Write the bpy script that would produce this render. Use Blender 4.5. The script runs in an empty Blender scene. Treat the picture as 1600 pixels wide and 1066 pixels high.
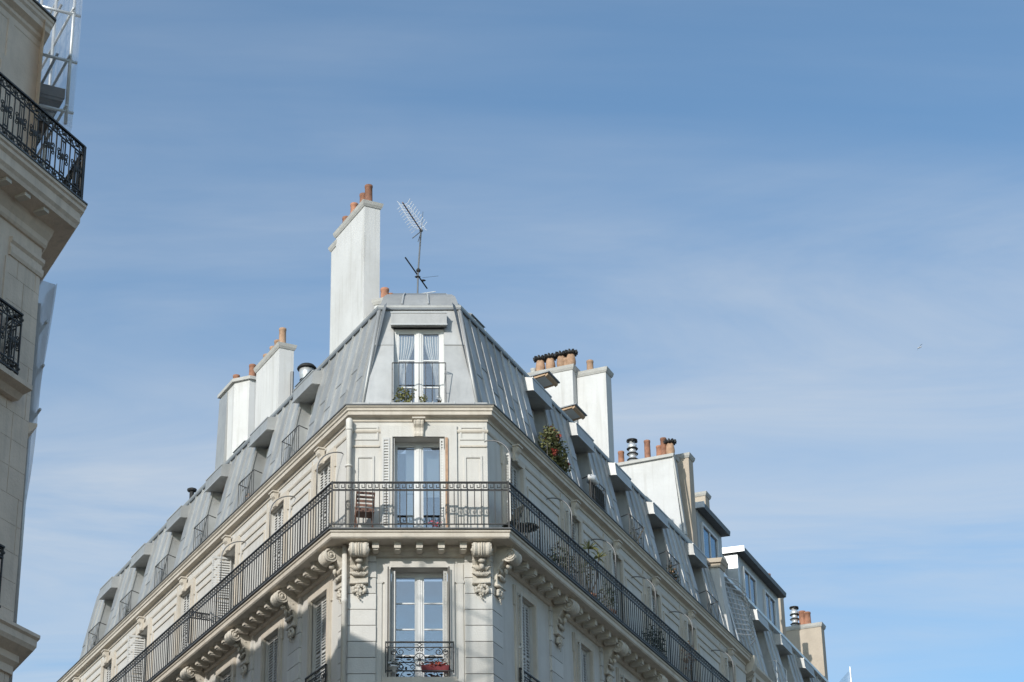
import bpy, bmesh, math, random
from mathutils import Matrix, Vector
random.seed(7)
R=math.radians
scene=bpy.context.scene
# ------------------------------------------------------------------ camera
PITCH=math.atan(1410/3300.0)
cam_d=bpy.data.cameras.new('camera'); cam=bpy.data.objects.new('camera',cam_d)
scene.collection.objects.link(cam); scene.camera=cam
cam.location=(-0.24,-44.5,1.6); cam.rotation_euler=(math.pi/2+PITCH,0,0)
cam_d.sensor_width=36; cam_d.sensor_fit='HORIZONTAL'; cam_d.lens=3300*36/1600.0
cam_d.shift_x=0.1; cam_d.shift_y=207/1600.0; cam_d.clip_start=0.5; cam_d.clip_end=6000
scene.render.resolution_x=1024; scene.render.resolution_y=682
scene.view_settings.view_transform='Standard'; scene.view_settings.look='None'
scene.view_settings.gamma=1; scene.view_settings.exposure=0.0
# ------------------------------------------------------------------ sun and sky
SUN_AZ=R(29.7); SUN_EL=R(24)          # azimuth to the left of the view direction, behind the camera
sd=Vector((-math.sin(SUN_AZ)*math.cos(SUN_EL),-math.cos(SUN_AZ)*math.cos(SUN_EL),math.sin(SUN_EL)))
sl=bpy.data.lights.new('sun','SUN'); sl.energy=3.45; sl.angle=R(0.53); sl.color=(1.0,0.96,0.90)
so=bpy.data.objects.new('sun',sl); scene.collection.objects.link(so)
so.rotation_euler=(-sd).to_track_quat('-Z','Y').to_euler(); so.location=(-40,-60,60)
world=bpy.data.worlds.new('World'); scene.world=world; world.use_nodes=True
nt=world.node_tree; nt.nodes.clear()
def N(t,**k):
    n=nt.nodes.new(t)
    for a,b in k.items(): setattr(n,a,b)
    return n
L=lambda a,b: nt.links.new(a,b)
sky=N('ShaderNodeTexSky',sky_type='NISHITA'); sky.sun_disc=False
sky.sun_elevation=SUN_EL; sky.sun_rotation=math.atan2(sd.x,sd.y)
sky.air_density=1.0; sky.dust_density=1.0; sky.ozone_density=1.6; sky.altitude=50
tc=N('ShaderNodeTexCoord'); sep=N('ShaderNodeSeparateXYZ'); L(tc.outputs['Generated'],sep.inputs[0])
zc=N('ShaderNodeMath',operation='MAXIMUM'); zc.inputs[1].default_value=0.08; L(sep.outputs['Z'],zc.inputs[0])
dx=N('ShaderNodeMath',operation='DIVIDE'); L(sep.outputs['X'],dx.inputs[0]); L(zc.outputs[0],dx.inputs[1])
dy=N('ShaderNodeMath',operation='DIVIDE'); L(sep.outputs['Y'],dy.inputs[0]); L(zc.outputs[0],dy.inputs[1])
cmb=N('ShaderNodeCombineXYZ'); L(dx.outputs[0],cmb.inputs[0]); L(dy.outputs[0],cmb.inputs[1])
mp=N('ShaderNodeMapping'); mp.inputs['Rotation'].default_value=(0,0,R(24)); mp.inputs['Scale'].default_value=(0.42,1.0,1); mp.inputs['Location'].default_value=(3.3,1.7,0)
L(cmb.outputs[0],mp.inputs['Vector'])
n1=N('ShaderNodeTexNoise'); n1.inputs['Scale'].default_value=0.75; n1.inputs['Detail'].default_value=7; n1.inputs['Roughness'].default_value=0.52; n1.inputs['Distortion'].default_value=0.6
L(mp.outputs[0],n1.inputs['Vector'])
n2=N('ShaderNodeTexNoise'); n2.inputs['Scale'].default_value=2.6; n2.inputs['Detail'].default_value=6; n2.inputs['Roughness'].default_value=0.6; n2.inputs['Distortion'].default_value=1.2
L(mp.outputs[0],n2.inputs['Vector'])
mr=N('ShaderNodeMapRange',interpolation_type='SMOOTHSTEP'); mr.inputs['From Min'].default_value=0.34; mr.inputs['From Max'].default_value=0.68
L(n1.outputs['Fac'],mr.inputs['Value'])
mr2=N('ShaderNodeMapRange'); mr2.inputs['From Min'].default_value=0.3; mr2.inputs['From Max'].default_value=0.75; mr2.inputs['To Min'].default_value=0.3; mr2.inputs['To Max'].default_value=1.0
L(n2.outputs['Fac'],mr2.inputs['Value'])
ml=N('ShaderNodeMath',operation='MULTIPLY'); L(mr.outputs[0],ml.inputs[0]); L(mr2.outputs[0],ml.inputs[1])
m3=N('ShaderNodeMath',operation='MULTIPLY_ADD'); m3.inputs[1].default_value=0.80; m3.inputs[2].default_value=0.02; L(ml.outputs[0],m3.inputs[0])
mix=N('ShaderNodeMix',data_type='RGBA'); L(m3.outputs[0],mix.inputs['Factor'])
tint=N('ShaderNodeMix',data_type='RGBA',blend_type='MULTIPLY'); tint.inputs['Factor'].default_value=1.0
L(sky.outputs[0],tint.inputs[6]); tint.inputs[7].default_value=(0.85,1.08,1.15,1)
L(tint.outputs[2],mix.inputs[6]); mix.inputs[7].default_value=(4.3,4.65,5.05,1)
bg=N('ShaderNodeBackground'); bg.inputs['Strength'].default_value=0.15; L(mix.outputs[2],bg.inputs['Color'])
wo=N('ShaderNodeOutputWorld'); L(bg.outputs[0],wo.inputs['Surface'])
# ------------------------------------------------------------------ materials
MATS={}
def mat(name,base,rough=0.7,metal=0.0,var=0.12,scale=2.0,bump=0.0,bscale=40,streak=0.0,objvar=0.0,dirt=None,spec=0.5,dirt_amt=0.5,stretch=(1,1,1)):
    m=bpy.data.materials.new(name); m.use_nodes=True; t=m.node_tree; b=t.nodes['Principled BSDF']
    b.inputs['Roughness'].default_value=rough; b.inputs['Metallic'].default_value=metal; b.inputs['Specular IOR Level'].default_value=spec
    g=t.nodes.new('ShaderNodeNewGeometry'); mpn=t.nodes.new('ShaderNodeMapping'); t.links.new(g.outputs['Position'],mpn.inputs['Vector']); mpn.inputs['Scale'].default_value=stretch
    n=t.nodes.new('ShaderNodeTexNoise'); n.inputs['Scale'].default_value=scale; n.inputs['Detail'].default_value=6; n.inputs['Roughness'].default_value=0.6
    t.links.new(mpn.outputs[0],n.inputs['Vector'])
    r=t.nodes.new('ShaderNodeValToRGB'); r.color_ramp.elements[0].position=0.3; r.color_ramp.elements[1].position=0.72
    lo=tuple(c*(1-var) for c in base); hi=tuple(min(1,c*(1+var)) for c in base)
    r.color_ramp.elements[0].color=(*lo,1); r.color_ramp.elements[1].color=(*hi,1)
    t.links.new(n.outputs['Fac'],r.inputs['Fac']); out=r.outputs['Color']
    def mixin(fac_out,col,bt='MIX'):
        nonlocal out
        x=t.nodes.new('ShaderNodeMix'); x.data_type='RGBA'; x.blend_type=bt
        t.links.new(fac_out,x.inputs['Factor']); t.links.new(out,x.inputs[6]); x.inputs[7].default_value=(*col,1); out=x.outputs[2]
    if streak>0:
        mp2=t.nodes.new('ShaderNodeMapping'); t.links.new(g.outputs['Position'],mp2.inputs['Vector']); mp2.inputs['Scale'].default_value=(7,7,0.45)
        n2=t.nodes.new('ShaderNodeTexNoise'); n2.inputs['Scale'].default_value=1.0; n2.inputs['Detail'].default_value=4; t.links.new(mp2.outputs[0],n2.inputs['Vector'])
        k=t.nodes.new('ShaderNodeMapRange'); k.inputs['From Min'].default_value=0.5; k.inputs['From Max'].default_value=0.8; k.inputs['To Max'].default_value=streak
        t.links.new(n2.outputs['Fac'],k.inputs['Value']); mixin(k.outputs[0],dirt or tuple(c*0.45 for c in base))
    if dirt is not None:
        n3=t.nodes.new('ShaderNodeTexNoise'); n3.inputs['Scale'].default_value=scale*0.35; n3.inputs['Detail'].default_value=8; n3.inputs['Roughness'].default_value=0.7
        t.links.new(g.outputs['Position'],n3.inputs['Vector'])
        k=t.nodes.new('ShaderNodeMapRange'); k.inputs['From Min'].default_value=0.48; k.inputs['From Max'].default_value=0.75; k.inputs['To Max'].default_value=dirt_amt
        t.links.new(n3.outputs['Fac'],k.inputs['Value']); mixin(k.outputs[0],dirt)
    if objvar>0:
        oi=t.nodes.new('ShaderNodeObjectInfo'); k=t.nodes.new('ShaderNodeMapRange'); k.inputs['To Min'].default_value=1-objvar; k.inputs['To Max'].default_value=1+objvar
        t.links.new(oi.outputs['Random'],k.inputs['Value'])
        x=t.nodes.new('ShaderNodeVectorMath'); x.operation='SCALE'; t.links.new(out,x.inputs[0]); t.links.new(k.outputs[0],x.inputs['Scale']); out=x.outputs[0]
    t.links.new(out,b.inputs['Base Color'])
    if bump>0:
        n4=t.nodes.new('ShaderNodeTexNoise'); n4.inputs['Scale'].default_value=bscale; n4.inputs['Detail'].default_value=5; t.links.new(g.outputs['Position'],n4.inputs['Vector'])
        bp=t.nodes.new('ShaderNodeBump'); bp.inputs['Strength'].default_value=bump; bp.inputs['Distance'].default_value=0.02
        t.links.new(n4.outputs['Fac'],bp.inputs['Height']); t.links.new(bp.outputs[0],b.inputs['Normal'])
    MATS[name]=m; return m
stone=mat('limestone',(0.635,0.612,0.568),0.85,var=0.06,scale=1.3,bump=0.25,bscale=30,streak=0.34,dirt=(0.40,0.355,0.29),dirt_amt=0.32)
stone_block=mat('limestone_block',(0.635,0.615,0.575),0.85,var=0.06,scale=1.6,bump=0.25,bscale=28,objvar=0.085,streak=0.25,dirt=(0.45,0.40,0.33),dirt_amt=0.2)
stone_carve=mat('carved_limestone',(0.61,0.56,0.48),0.85,var=0.10,scale=6,bump=0.5,bscale=45,dirt=(0.32,0.27,0.2),dirt_amt=0.4)
stone_trim=mat('moulding_limestone',(0.62,0.56,0.475),0.85,var=0.08,scale=2.5,bump=0.25,bscale=30,streak=0.35,dirt=(0.36,0.30,0.23),dirt_amt=0.35)
old_stone=mat('weathered_limestone',(0.72,0.595,0.48),0.88,var=0.12,scale=1.2,bump=0.4,bscale=22,streak=0.4,dirt=(0.36,0.31,0.25),dirt_amt=0.5)
plaster=mat('white_render',(0.65,0.645,0.63),0.9,var=0.05,scale=1.2,bump=0.2,bscale=18,streak=0.5,dirt=(0.38,0.36,0.32),dirt_amt=0.4)
cap_mat=mat('cement_cap',(0.50,0.49,0.46),0.9,var=0.12,scale=4,bump=0.3,dirt=(0.3,0.28,0.25),dirt_amt=0.4)
beige=mat('beige_render',(0.50,0.425,0.34),0.9,var=0.10,scale=2,bump=0.3,bscale=20,streak=0.25,dirt=(0.33,0.28,0.23),dirt_amt=0.4)
zinc=mat('zinc_sheet',(0.455,0.455,0.445),0.58,metal=0.55,var=0.09,scale=2.2,bump=0.16,bscale=3.5,streak=0.45,objvar=0.13,dirt=(0.30,0.305,0.305),dirt_amt=0.4)
zinc_light=mat('zinc_seam',(0.48,0.485,0.48),0.4,metal=0.3,var=0.05,scale=3)
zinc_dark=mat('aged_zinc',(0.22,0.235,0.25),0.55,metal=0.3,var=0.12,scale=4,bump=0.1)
gutter_mat=mat('gutter_zinc',(0.13,0.135,0.14),0.6,metal=0.2,var=0.2,scale=6)
iron=mat('wrought_iron',(0.042,0.041,0.040),0.5,var=0.2,scale=8,spec=0.4)
grey_metal=mat('grey_metal',(0.20,0.20,0.20),0.45,metal=0.5,var=0.1,scale=8)
galv=mat('galvanised_steel',(0.62,0.63,0.63),0.4,metal=0.5,var=0.1,scale=8)
paint=mat('white_paint',(0.70,0.70,0.69),0.5,var=0.02,scale=4,dirt=(0.66,0.65,0.62),dirt_amt=0.25)
shutter_mat=mat('shutter_paint',(0.60,0.59,0.565),0.6,var=0.05,scale=5,dirt=(0.48,0.46,0.42),dirt_amt=0.3)
pipe_mat=mat('pipe_paint',(0.68,0.65,0.59),0.6,var=0.05,scale=5,dirt=(0.5,0.46,0.4),dirt_amt=0.3)
terracotta=mat('terracotta',(0.38,0.18,0.11),0.85,var=0.25,scale=9,bump=0.2,objvar=0.25,dirt=(0.14,0.08,0.06),dirt_amt=0.7)
clay_pale=mat('pale_clay',(0.44,0.28,0.18),0.85,var=0.2,scale=9,bump=0.2,objvar=0.15,dirt=(0.25,0.13,0.08),dirt_amt=0.5)
cowl_mat=mat('soot_metal',(0.02,0.02,0.02),0.7,var=0.3,scale=9)
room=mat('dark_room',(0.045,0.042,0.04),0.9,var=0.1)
curtain_mat=mat('curtain_cloth',(0.70,0.70,0.68),0.9,var=0.05,scale=3)
pale_pane_mat=mat('pale_pane',(0.60,0.62,0.61),0.8,var=0.03,scale=2)  # painted reflection on sheets behind panes; also pale sash glass
wood_cream=mat('sash_wood',(0.45,0.30,0.18),0.6,var=0.1,scale=6)
chair_wood=mat('brown_wood',(0.20,0.105,0.075),0.6,var=0.2,scale=10,objvar=0.1)
chair_green=mat('dark_paint',(0.035,0.038,0.03),0.6,var=0.2,scale=10)
leaf=mat('leaf_green',(0.15,0.155,0.06),0.6,var=0.45,scale=14,objvar=0.1)
leaf_dark=mat('leaf_dark',(0.045,0.06,0.025),0.6,var=0.45,scale=14)
leaf_yellow=mat('leaf_pale',(0.22,0.22,0.08),0.6,var=0.4,scale=14)
petal=mat('red_petal',(0.36,0.075,0.05),0.6,var=0.3,scale=20)
petal_pink=mat('pink_petal',(0.62,0.12,0.16),0.6,var=0.3,scale=20)
red_cloth=mat('red_cloth',(0.20,0.03,0.035),0.7,var=0.3,scale=12)
stem_mat=mat('woody_stem',(0.12,0.09,0.05),0.8,var=0.2,scale=15)
pot_black=mat('black_plastic',(0.025,0.027,0.025),0.5,var=0.2,scale=6)
reed=mat('reed_screen',(0.055,0.05,0.04),0.9,var=0.3,scale=30)
bag_mat=mat('white_plastic',(0.72,0.72,0.71),0.5,var=0.05,scale=12,bump=0.5,bscale=14)
brick_mat=mat('red_brick',(0.33,0.17,0.11),0.9,var=0.2,scale=14,bump=0.4)
asphalt=mat('asphalt',(0.055,0.055,0.055),0.9,var=0.2,scale=0.8)
paving=mat('stone_paving',(0.32,0.30,0.27),0.9,var=0.15,scale=1.2)
orange=mat('orange_blind',(0.55,0.2,0.06),0.8,var=0.1,scale=5)
feather=mat('pale_feather',(0.55,0.56,0.58),0.8,var=0.1,scale=30)
feather_d=mat('grey_feather',(0.12,0.13,0.15),0.8,var=0.1,scale=30)
deck_mat=mat('scaffold_deck',(0.16,0.14,0.13),0.7,metal=0.2,var=0.3,scale=8)
def glass_mat(name,tintc,refl):
    m=bpy.data.materials.new(name); m.use_nodes=True; t=m.node_tree; t.nodes.clear()
    o=t.nodes.new('ShaderNodeOutputMaterial'); mx=t.nodes.new('ShaderNodeMixShader'); mx.inputs[0].default_value=refl
    tr=t.nodes.new('ShaderNodeBsdfTransparent'); tr.inputs[0].default_value=(*tintc,1)
    gl=t.nodes.new('ShaderNodeBsdfGlossy'); gl.inputs['Roughness'].default_value=0.02; gl.inputs['Color'].default_value=(0.86,0.9,0.95,1)
    n=t.nodes.new('ShaderNodeTexNoise'); n.inputs['Scale'].default_value=1.3; n.inputs['Detail'].default_value=1
    g=t.nodes.new('ShaderNodeNewGeometry'); t.links.new(g.outputs['Position'],n.inputs['Vector'])
    bp=t.nodes.new('ShaderNodeBump'); bp.inputs['Strength'].default_value=0.06; bp.inputs['Distance'].default_value=0.05; t.links.new(n.outputs['Fac'],bp.inputs['Height']); t.links.new(bp.outputs[0],gl.inputs['Normal'])
    t.links.new(tr.outputs[0],mx.inputs[1]); t.links.new(gl.outputs[0],mx.inputs[2]); t.links.new(mx.outputs[0],o.inputs[0])
    MATS[name]=m; return m
glass=glass_mat('window_glass',(0.78,0.82,0.84),0.30)
def net_mat(name='scaffold_netting',lo=0.10,hi=0.34):
    m=bpy.data.materials.new(name); m.use_nodes=True; t=m.node_tree; t.nodes.clear()
    o=t.nodes.new('ShaderNodeOutputMaterial'); mx=t.nodes.new('ShaderNodeMixShader')
    tr=t.nodes.new('ShaderNodeBsdfTransparent'); df=t.nodes.new('ShaderNodeBsdfDiffuse'); df.inputs[0].default_value=(0.72,0.75,0.78,1)
    tl=t.nodes.new('ShaderNodeBsdfTranslucent'); tl.inputs[0].default_value=(0.6,0.64,0.7,1); ad=t.nodes.new('ShaderNodeMixShader'); ad.inputs[0].default_value=0.5
    g=t.nodes.new('ShaderNodeNewGeometry'); mpn=t.nodes.new('ShaderNodeMapping'); mpn.inputs['Scale'].default_value=(2.5,2.5,0.5); t.links.new(g.outputs['Position'],mpn.inputs['Vector'])
    n=t.nodes.new('ShaderNodeTexNoise'); n.inputs['Scale'].default_value=1.5; n.inputs['Detail'].default_value=4; t.links.new(mpn.outputs[0],n.inputs['Vector'])
    k=t.nodes.new('ShaderNodeMapRange'); k.inputs['From Min'].default_value=0.3; k.inputs['From Max'].default_value=0.7; k.inputs['To Min'].default_value=lo; k.inputs['To Max'].default_value=hi
    t.links.new(n.outputs['Fac'],k.inputs['Value']); t.links.new(k.outputs[0],mx.inputs[0])
    t.links.new(df.outputs[0],ad.inputs[1]); t.links.new(tl.outputs[0],ad.inputs[2])
    t.links.new(tr.outputs[0],mx.inputs[1]); t.links.new(ad.outputs[0],mx.inputs[2]); t.links.new(mx.outputs[0],o.inputs[0]); return m
netting=net_mat(); netting_thick=net_mat('loose_netting',0.4,0.75)
# ------------------------------------------------------------------ geometry helpers
class MB:
    def __init__(s): s.v=[]; s.f=[]
    def add(s,vs,fs):
        k=len(s.v); s.v+= [tuple(p) for p in vs]; s.f+=[tuple(i+k for i in f) for f in fs]; return s
    def hexa(s,p): # bottom 4 (ccw), top 4
        return s.add(p,[(3,2,1,0),(4,5,6,7),(0,1,5,4),(1,2,6,5),(2,3,7,6),(3,0,4,7)])
    def box(s,x0,x1,y0,y1,z0,z1):
        return s.hexa([(x0,y0,z0),(x1,y0,z0),(x1,y1,z0),(x0,y1,z0),(x0,y0,z1),(x1,y0,z1),(x1,y1,z1),(x0,y1,z1)])
    def loft(s,rings,close=True,caps=True):
        n=len(rings[0]); k=len(s.v)
        for r in rings: s.v+=[tuple(p) for p in r]
        for i in range(len(rings)-1):
            for j in range(n if close else n-1):
                a=k+i*n+j; b=k+i*n+(j+1)%n; s.f.append((a,b,b+n,a+n))
        if caps and close: s.f.append(tuple(k+j for j in range(n))[::-1]); s.f.append(tuple(k+(len(rings)-1)*n+j for j in range(n)))
        return s
    def tube(s,path,r,n=6,closed=False):
        P=[Vector(p) for p in path]; m=len(P); rings=[]
        ref=Vector((0.137,0.29,0.946))
        for i,p in enumerate(P):
            if closed: d=P[(i+1)%m]-P[i-1]
            else: d=P[min(i+1,m-1)]-P[max(i-1,0)]
            d.normalize(); a=d.cross(ref)
            if a.length<1e-3: a=d.cross(Vector((1,0,0)))
            a.normalize(); b=d.cross(a); rr=r[i] if isinstance(r,(list,tuple)) else r
            rings.append([p+(a*math.cos(2*math.pi*q/n)+b*math.sin(2*math.pi*q/n))*rr for q in range(n)])
        if closed: rings.append(rings[0])
        return s.loft(rings,True,not closed)
    def lathe(s,prof,n=12,c=(0,0,0)):
        rings=[[(c[0]+r*math.cos(2*math.pi*q/n),c[1]+r*math.sin(2*math.pi*q/n),c[2]+z) for q in range(n)] for r,z in prof]
        return s.loft(rings)
    def prism(s,poly,f0,f1):
        n=len(poly); s.add([f0(p) for p in poly]+[f1(p) for p in poly],[tuple(range(n))[::-1],tuple(range(n,2*n))]+[(i,(i+1)%n,(i+1)%n+n,i+n) for i in range(n)]); return s
    def xz(s,poly,y0,y1): return s.prism(poly,lambda p:(p[0],y0,p[1]),lambda p:(p[0],y1,p[1]))
    def ball(s,c,r,n=6,sq=(1,1,1)):
        pr=[(math.sin(math.pi*i/5)*1.0,-math.cos(math.pi*i/5)) for i in range(6)]; pr[0]=(0.02,-1); pr[-1]=(0.02,1)
        rings=[[(c[0]+r*sq[0]*a*math.cos(2*math.pi*q/n),c[1]+r*sq[1]*a*math.sin(2*math.pi*q/n),c[2]+r*sq[2]*b) for q in range(n)] for a,b in pr]
        return s.loft(rings)
    def xf(s,M): s.v=[tuple(M@Vector(p)) for p in s.v]; return s
    def join(s,o,M=None):
        vs=[tuple(M@Vector(p)) for p in o.v] if M else o.v
        return s.add(vs,o.f)
    def mesh(s,name,material,smooth=False,normals=True):
        me=bpy.data.meshes.new(name); me.from_pydata(s.v,[],s.f)
        if normals:
            bm=bmesh.new(); bm.from_mesh(me); bmesh.ops.recalc_face_normals(bm,faces=bm.faces); bm.to_mesh(me); bm.free()
        me.materials.append(material)
        if smooth:
            for p in me.polygons: p.use_smooth=True
        return me
I4=Matrix.Identity(4); WM={}
def link(o): scene.collection.objects.link(o); return o
def thing(name,label,cat,loc=(0,0,0),group=None,rotz=0):
    o=link(bpy.data.objects.new(name,None)); o.location=loc; o.rotation_euler=(0,0,rotz); WM[o]=Matrix.Translation(loc)@Matrix.Rotation(rotz,4,'Z')
    o.empty_display_size=0.2; o['label']=label; o['category']=cat
    if group: o['group']=group
    return o
def ob(name,geo,material,parent,M=I4,smooth=False):
    me=geo.mesh(name,material,smooth) if isinstance(geo,MB) else geo
    o=link(bpy.data.objects.new(name,me)); WM[o]=M.copy()
    if parent is not None:
        o.parent=parent; o.matrix_basis=WM[parent].inverted()@M
    else: o.matrix_basis=M
    return o
def sub(name,geo,material,parent,Ml=I4,smooth=False): # placed in the parent's own coordinates
    return ob(name,geo,material,parent,WM[parent]@Ml,smooth)
def T(x,y,z): return Matrix.Translation((x,y,z))
def RZ(a): return Matrix.Rotation(a,4,'Z')
CACHE={}
def cached(key,fn):
    if key not in CACHE: CACHE[key]=fn()
    return CACHE[key]
# ------------------------------------------------------------------ facade frames
HW=1.55; AL=math.atan(1680/3589.0); AR=math.atan(1700/3589.0)
uL=Vector((-math.sin(AL),math.cos(AL),0)); nL=Vector((-math.cos(AL),-math.sin(AL),0))
uR=Vector((math.sin(AR),math.cos(AR),0)); nR=Vector((math.cos(AR),-math.sin(AR),0))
tL=math.tan((math.pi/2-AL)/2); tR=math.tan((math.pi/2-AR)/2)
def frame(origin,xa):
    xa=Vector(xa); ya=Vector((-xa.y,xa.x,0)); m=Matrix.Identity(4)
    for i in range(3): m[i][0]=xa[i]; m[i][1]=ya[i]
    m.translation=origin; return m
FR={'C':Matrix.Identity(4),'L':frame((-HW,0,0),-uL),'R':frame((HW,0,0),uR)}
def SX(side,u): return -u if side=='L' else u       # facade distance -> local x
def P(side,u,o,z):
    if side=='C': return Vector((u,-o,z))
    b=Vector((-HW,0,z))+uL*u+nL*o if side=='L' else Vector((HW,0,z))+uR*u+nR*o
    return b
def CLp(o,z): return Vector((-(HW+tL*o),-o,z))
def CRp(o,z): return Vector((HW+tR*o,-o,z))
LEN_L=24.0; LEN_R=20.2
def sweep(profile,st=('L','CL','CR','R'),uLe=LEN_L,uRe=LEN_R):
    f={'L':lambda o,z:P('L',uLe,o,z),'CL':CLp,'CR':CRp,'R':lambda o,z:P('R',uRe,o,z)}
    return MB().loft([[f[s](o,z) for o,z in profile] for s in st])
def seg(side,profile,u0,u1):
    return MB().loft([[P(side,u,o,z) for o,z in profile] for u in (u0,u1)])
# ------------------------------------------------------------------ ground
def struct(name,mb,m): o=ob(name,mb,m,None); o['kind']='structure'; return o
struct('ground',MB().box(-3000,3000,-3000,3000,-1,0),asphalt)
struct('pavement',MB().prism([(-11.9,21),(-3.6,-1.4),(3.6,-1.4),(20,33),(18,33),(2,0),(-2,0),(-11,21)],lambda p:(p[0],p[1],0.004),lambda p:(p[0],p[1],0.14)),paving)
# ------------------------------------------------------------------ shared builders
def wall_mesh(x0,x1,z0,z1,ops,y=0.0):
    """front sheet with openings and reveals; ops=(xa,xb,za,zb,depth); local coords, y inwards"""
    mb=MB(); xs=sorted({x0,x1,*[v for o in ops for v in o[:2]]}); zs=sorted({z0,z1,*[v for o in ops for v in o[2:4]]})
    for i in range(len(xs)-1):
        for j in range(len(zs)-1):
            cx=(xs[i]+xs[i+1])/2; cz=(zs[j]+zs[j+1])/2
            if any(o[0]<cx<o[1] and o[2]<cz<o[3] for o in ops): continue
            mb.add([(xs[i],y,zs[j]),(xs[i+1],y,zs[j]),(xs[i+1],y,zs[j+1]),(xs[i],y,zs[j+1])],[(0,1,2,3)])
    for a,b,c,d,e in ops:
        for p,q in (((a,c),(b,c)),((b,c),(b,d)),((b,d),(a,d)),((a,d),(a,c))):
            mb.add([(p[0],y,p[1]),(p[0],y+e,p[1]),(q[0],y+e,q[1]),(q[0],y,q[1])],[(0,1,2,3)])
    return mb
def wall(name,mb,m,parent,M):
    me=mb.mesh(name,m,normals=False); return ob(name,me,None,parent,M)
def sash_mesh(w,h,rows,sill=0.10,ft=0.06,st=0.05,leaf_mid=0.13,mid_rows=None):
    """white double french window frame, x centred, z from 0, y 0..0.06"""
    mb=MB(); hw=w/2
    mb.box(-hw,-hw+ft,0,0.08,0,h); mb.box(hw-ft,hw,0,0.08,0,h); mb.box(-hw+ft,hw-ft,0,0.08,h-ft,h); mb.box(-hw+ft,hw-ft,0,0.08,0,0.05)
    a=hw-ft
    for s in (-1,1):
        xo,xi=s*a,s*leaf_mid/2
        lo,hi=min(xo,xi),max(xo,xi)
        mb.box(*sorted((xo,xo-s*st)),0.012,0.066,0.05,h-ft)
        mb.box(*sorted((xi,xi+s*0.04)),0.012,0.066,0.05,h-ft)
        x0,x1=sorted((xo-s*st,xi+s*0.04))
        mb.box(x0,x1,0.012,0.066,0.05,0.05+sill); mb.box(x0,x1,0.012,0.066,h-ft-st,h-ft)
        for k in range(1,rows):
            z=0.05+sill+(h-ft-st-0.05-sill)*k/rows; mb.box(x0,x1,0.02,0.055,z-0.016,z+0.016)
    mb.box(-leaf_mid/2,leaf_mid/2,-0.012,0.066,0.05,h-ft)
    mb.box(-0.018,0.018,-0.026,-0.012,0.08,h-ft-0.03)
    return mb
def pane_rects(w,h,rows,sill=0.10,ft=0.06,st=0.05,leaf_mid=0.13):
    a=w/2-ft; out=[]
    for s in (-1,1):
        x0,x1=sorted((s*(a-st),s*(leaf_mid/2+0.04)))
        zb=0.05+sill; zt=h-ft-st
        for k in range(rows): out.append((x0,x1,zb+(zt-zb)*k/rows,zb+(zt-zb)*(k+1)/rows))
    return out
def shutter_mesh(w,h,cols=1):
    mb=MB()
    for c in range(cols):
        x0=-w/2+w*c/cols; x1=x0+w/cols-0.004; s=0.032
        mb.box(x0,x0+s,0,0.03,0,h); mb.box(x1-s,x1,0,0.03,0,h)
        for z in (0,h/2-0.03,h-0.06): mb.box(x0+s,x1-s,0.003,0.027,z,z+0.06)
        z=0.08
        while z<h-0.1:
            if not(h/2-0.07<z<h/2+0.04):
                mb.hexa([(x0+s,0.0,z),(x1-s,0.0,z),(x1-s,0.004,z+0.002),(x0+s,0.004,z+0.002),(x0+s,0.022,z+0.048),(x1-s,0.022,z+0.048),(x1-s,0.026,z+0.05),(x0+s,0.026,z+0.05)])
            z+=0.07
    return mb
def french_window(parent,M,w,h,rows,curt=None,name='window'):
    o=ob(name,cached(('sash',w,h,rows),lambda:sash_mesh(w,h,rows).mesh('window_frame',paint)),None,parent,M)
    for k,(a,b,c,d) in enumerate(pane_rects(w,h,rows)):
        pm=cached(('pane',round(b-a,3),round(d-c,3)),lambda:MB().box(-(b-a)/2,(b-a)/2,0,0.005,-(d-c)/2,(d-c)/2).mesh('pane',glass))
        p=sub('pane',pm,None,o,T((a+b)/2,0.035,(c+d)/2)@RZ(random.uniform(-.006,.006)))
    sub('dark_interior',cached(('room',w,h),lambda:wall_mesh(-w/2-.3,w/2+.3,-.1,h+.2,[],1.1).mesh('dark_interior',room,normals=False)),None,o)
    return o
def curtain(parent,x0,x1,z0,z1,y,m,gather=0.0,name='curtain'):
    mb=MB(); n=22; rows=8; V=[]
    for j in range(rows+1):
        f=j/rows
        for i in range(n+1):
            t=i/n; xx=x0+(x1-x0)*t
            if gather: # tied towards x0 lower down
                g=1-abs(gather)*math.sin(min(1,(1-f)*1.25)*math.pi/2)**2
                xx=x0+(x1-x0)*t*g
            V.append((xx,y+0.03*math.sin(t*n*1.9+f)+0.0*f,z0+(z1-z0)*f))
    F=[(j*(n+1)+i,j*(n+1)+i+1,(j+1)*(n+1)+i+1,(j+1)*(n+1)+i) for j in range(rows) for i in range(n)]
    mb.add(V,F); return sub(name,mb.mesh(name,m,True,False),None,parent)
def spiral(c,r0,turns,a0,dirn=1,n=18,rend=0.25):
    return [(c[0]+r0*(1-(1-rend)*i/n)*math.cos(a0+dirn*turns*2*math.pi*i/n),0,c[1]+r0*(1-(1-rend)*i/n)*math.sin(a0+dirn*turns*2*math.pi*i/n)) for i in range(n+1)]
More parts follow.
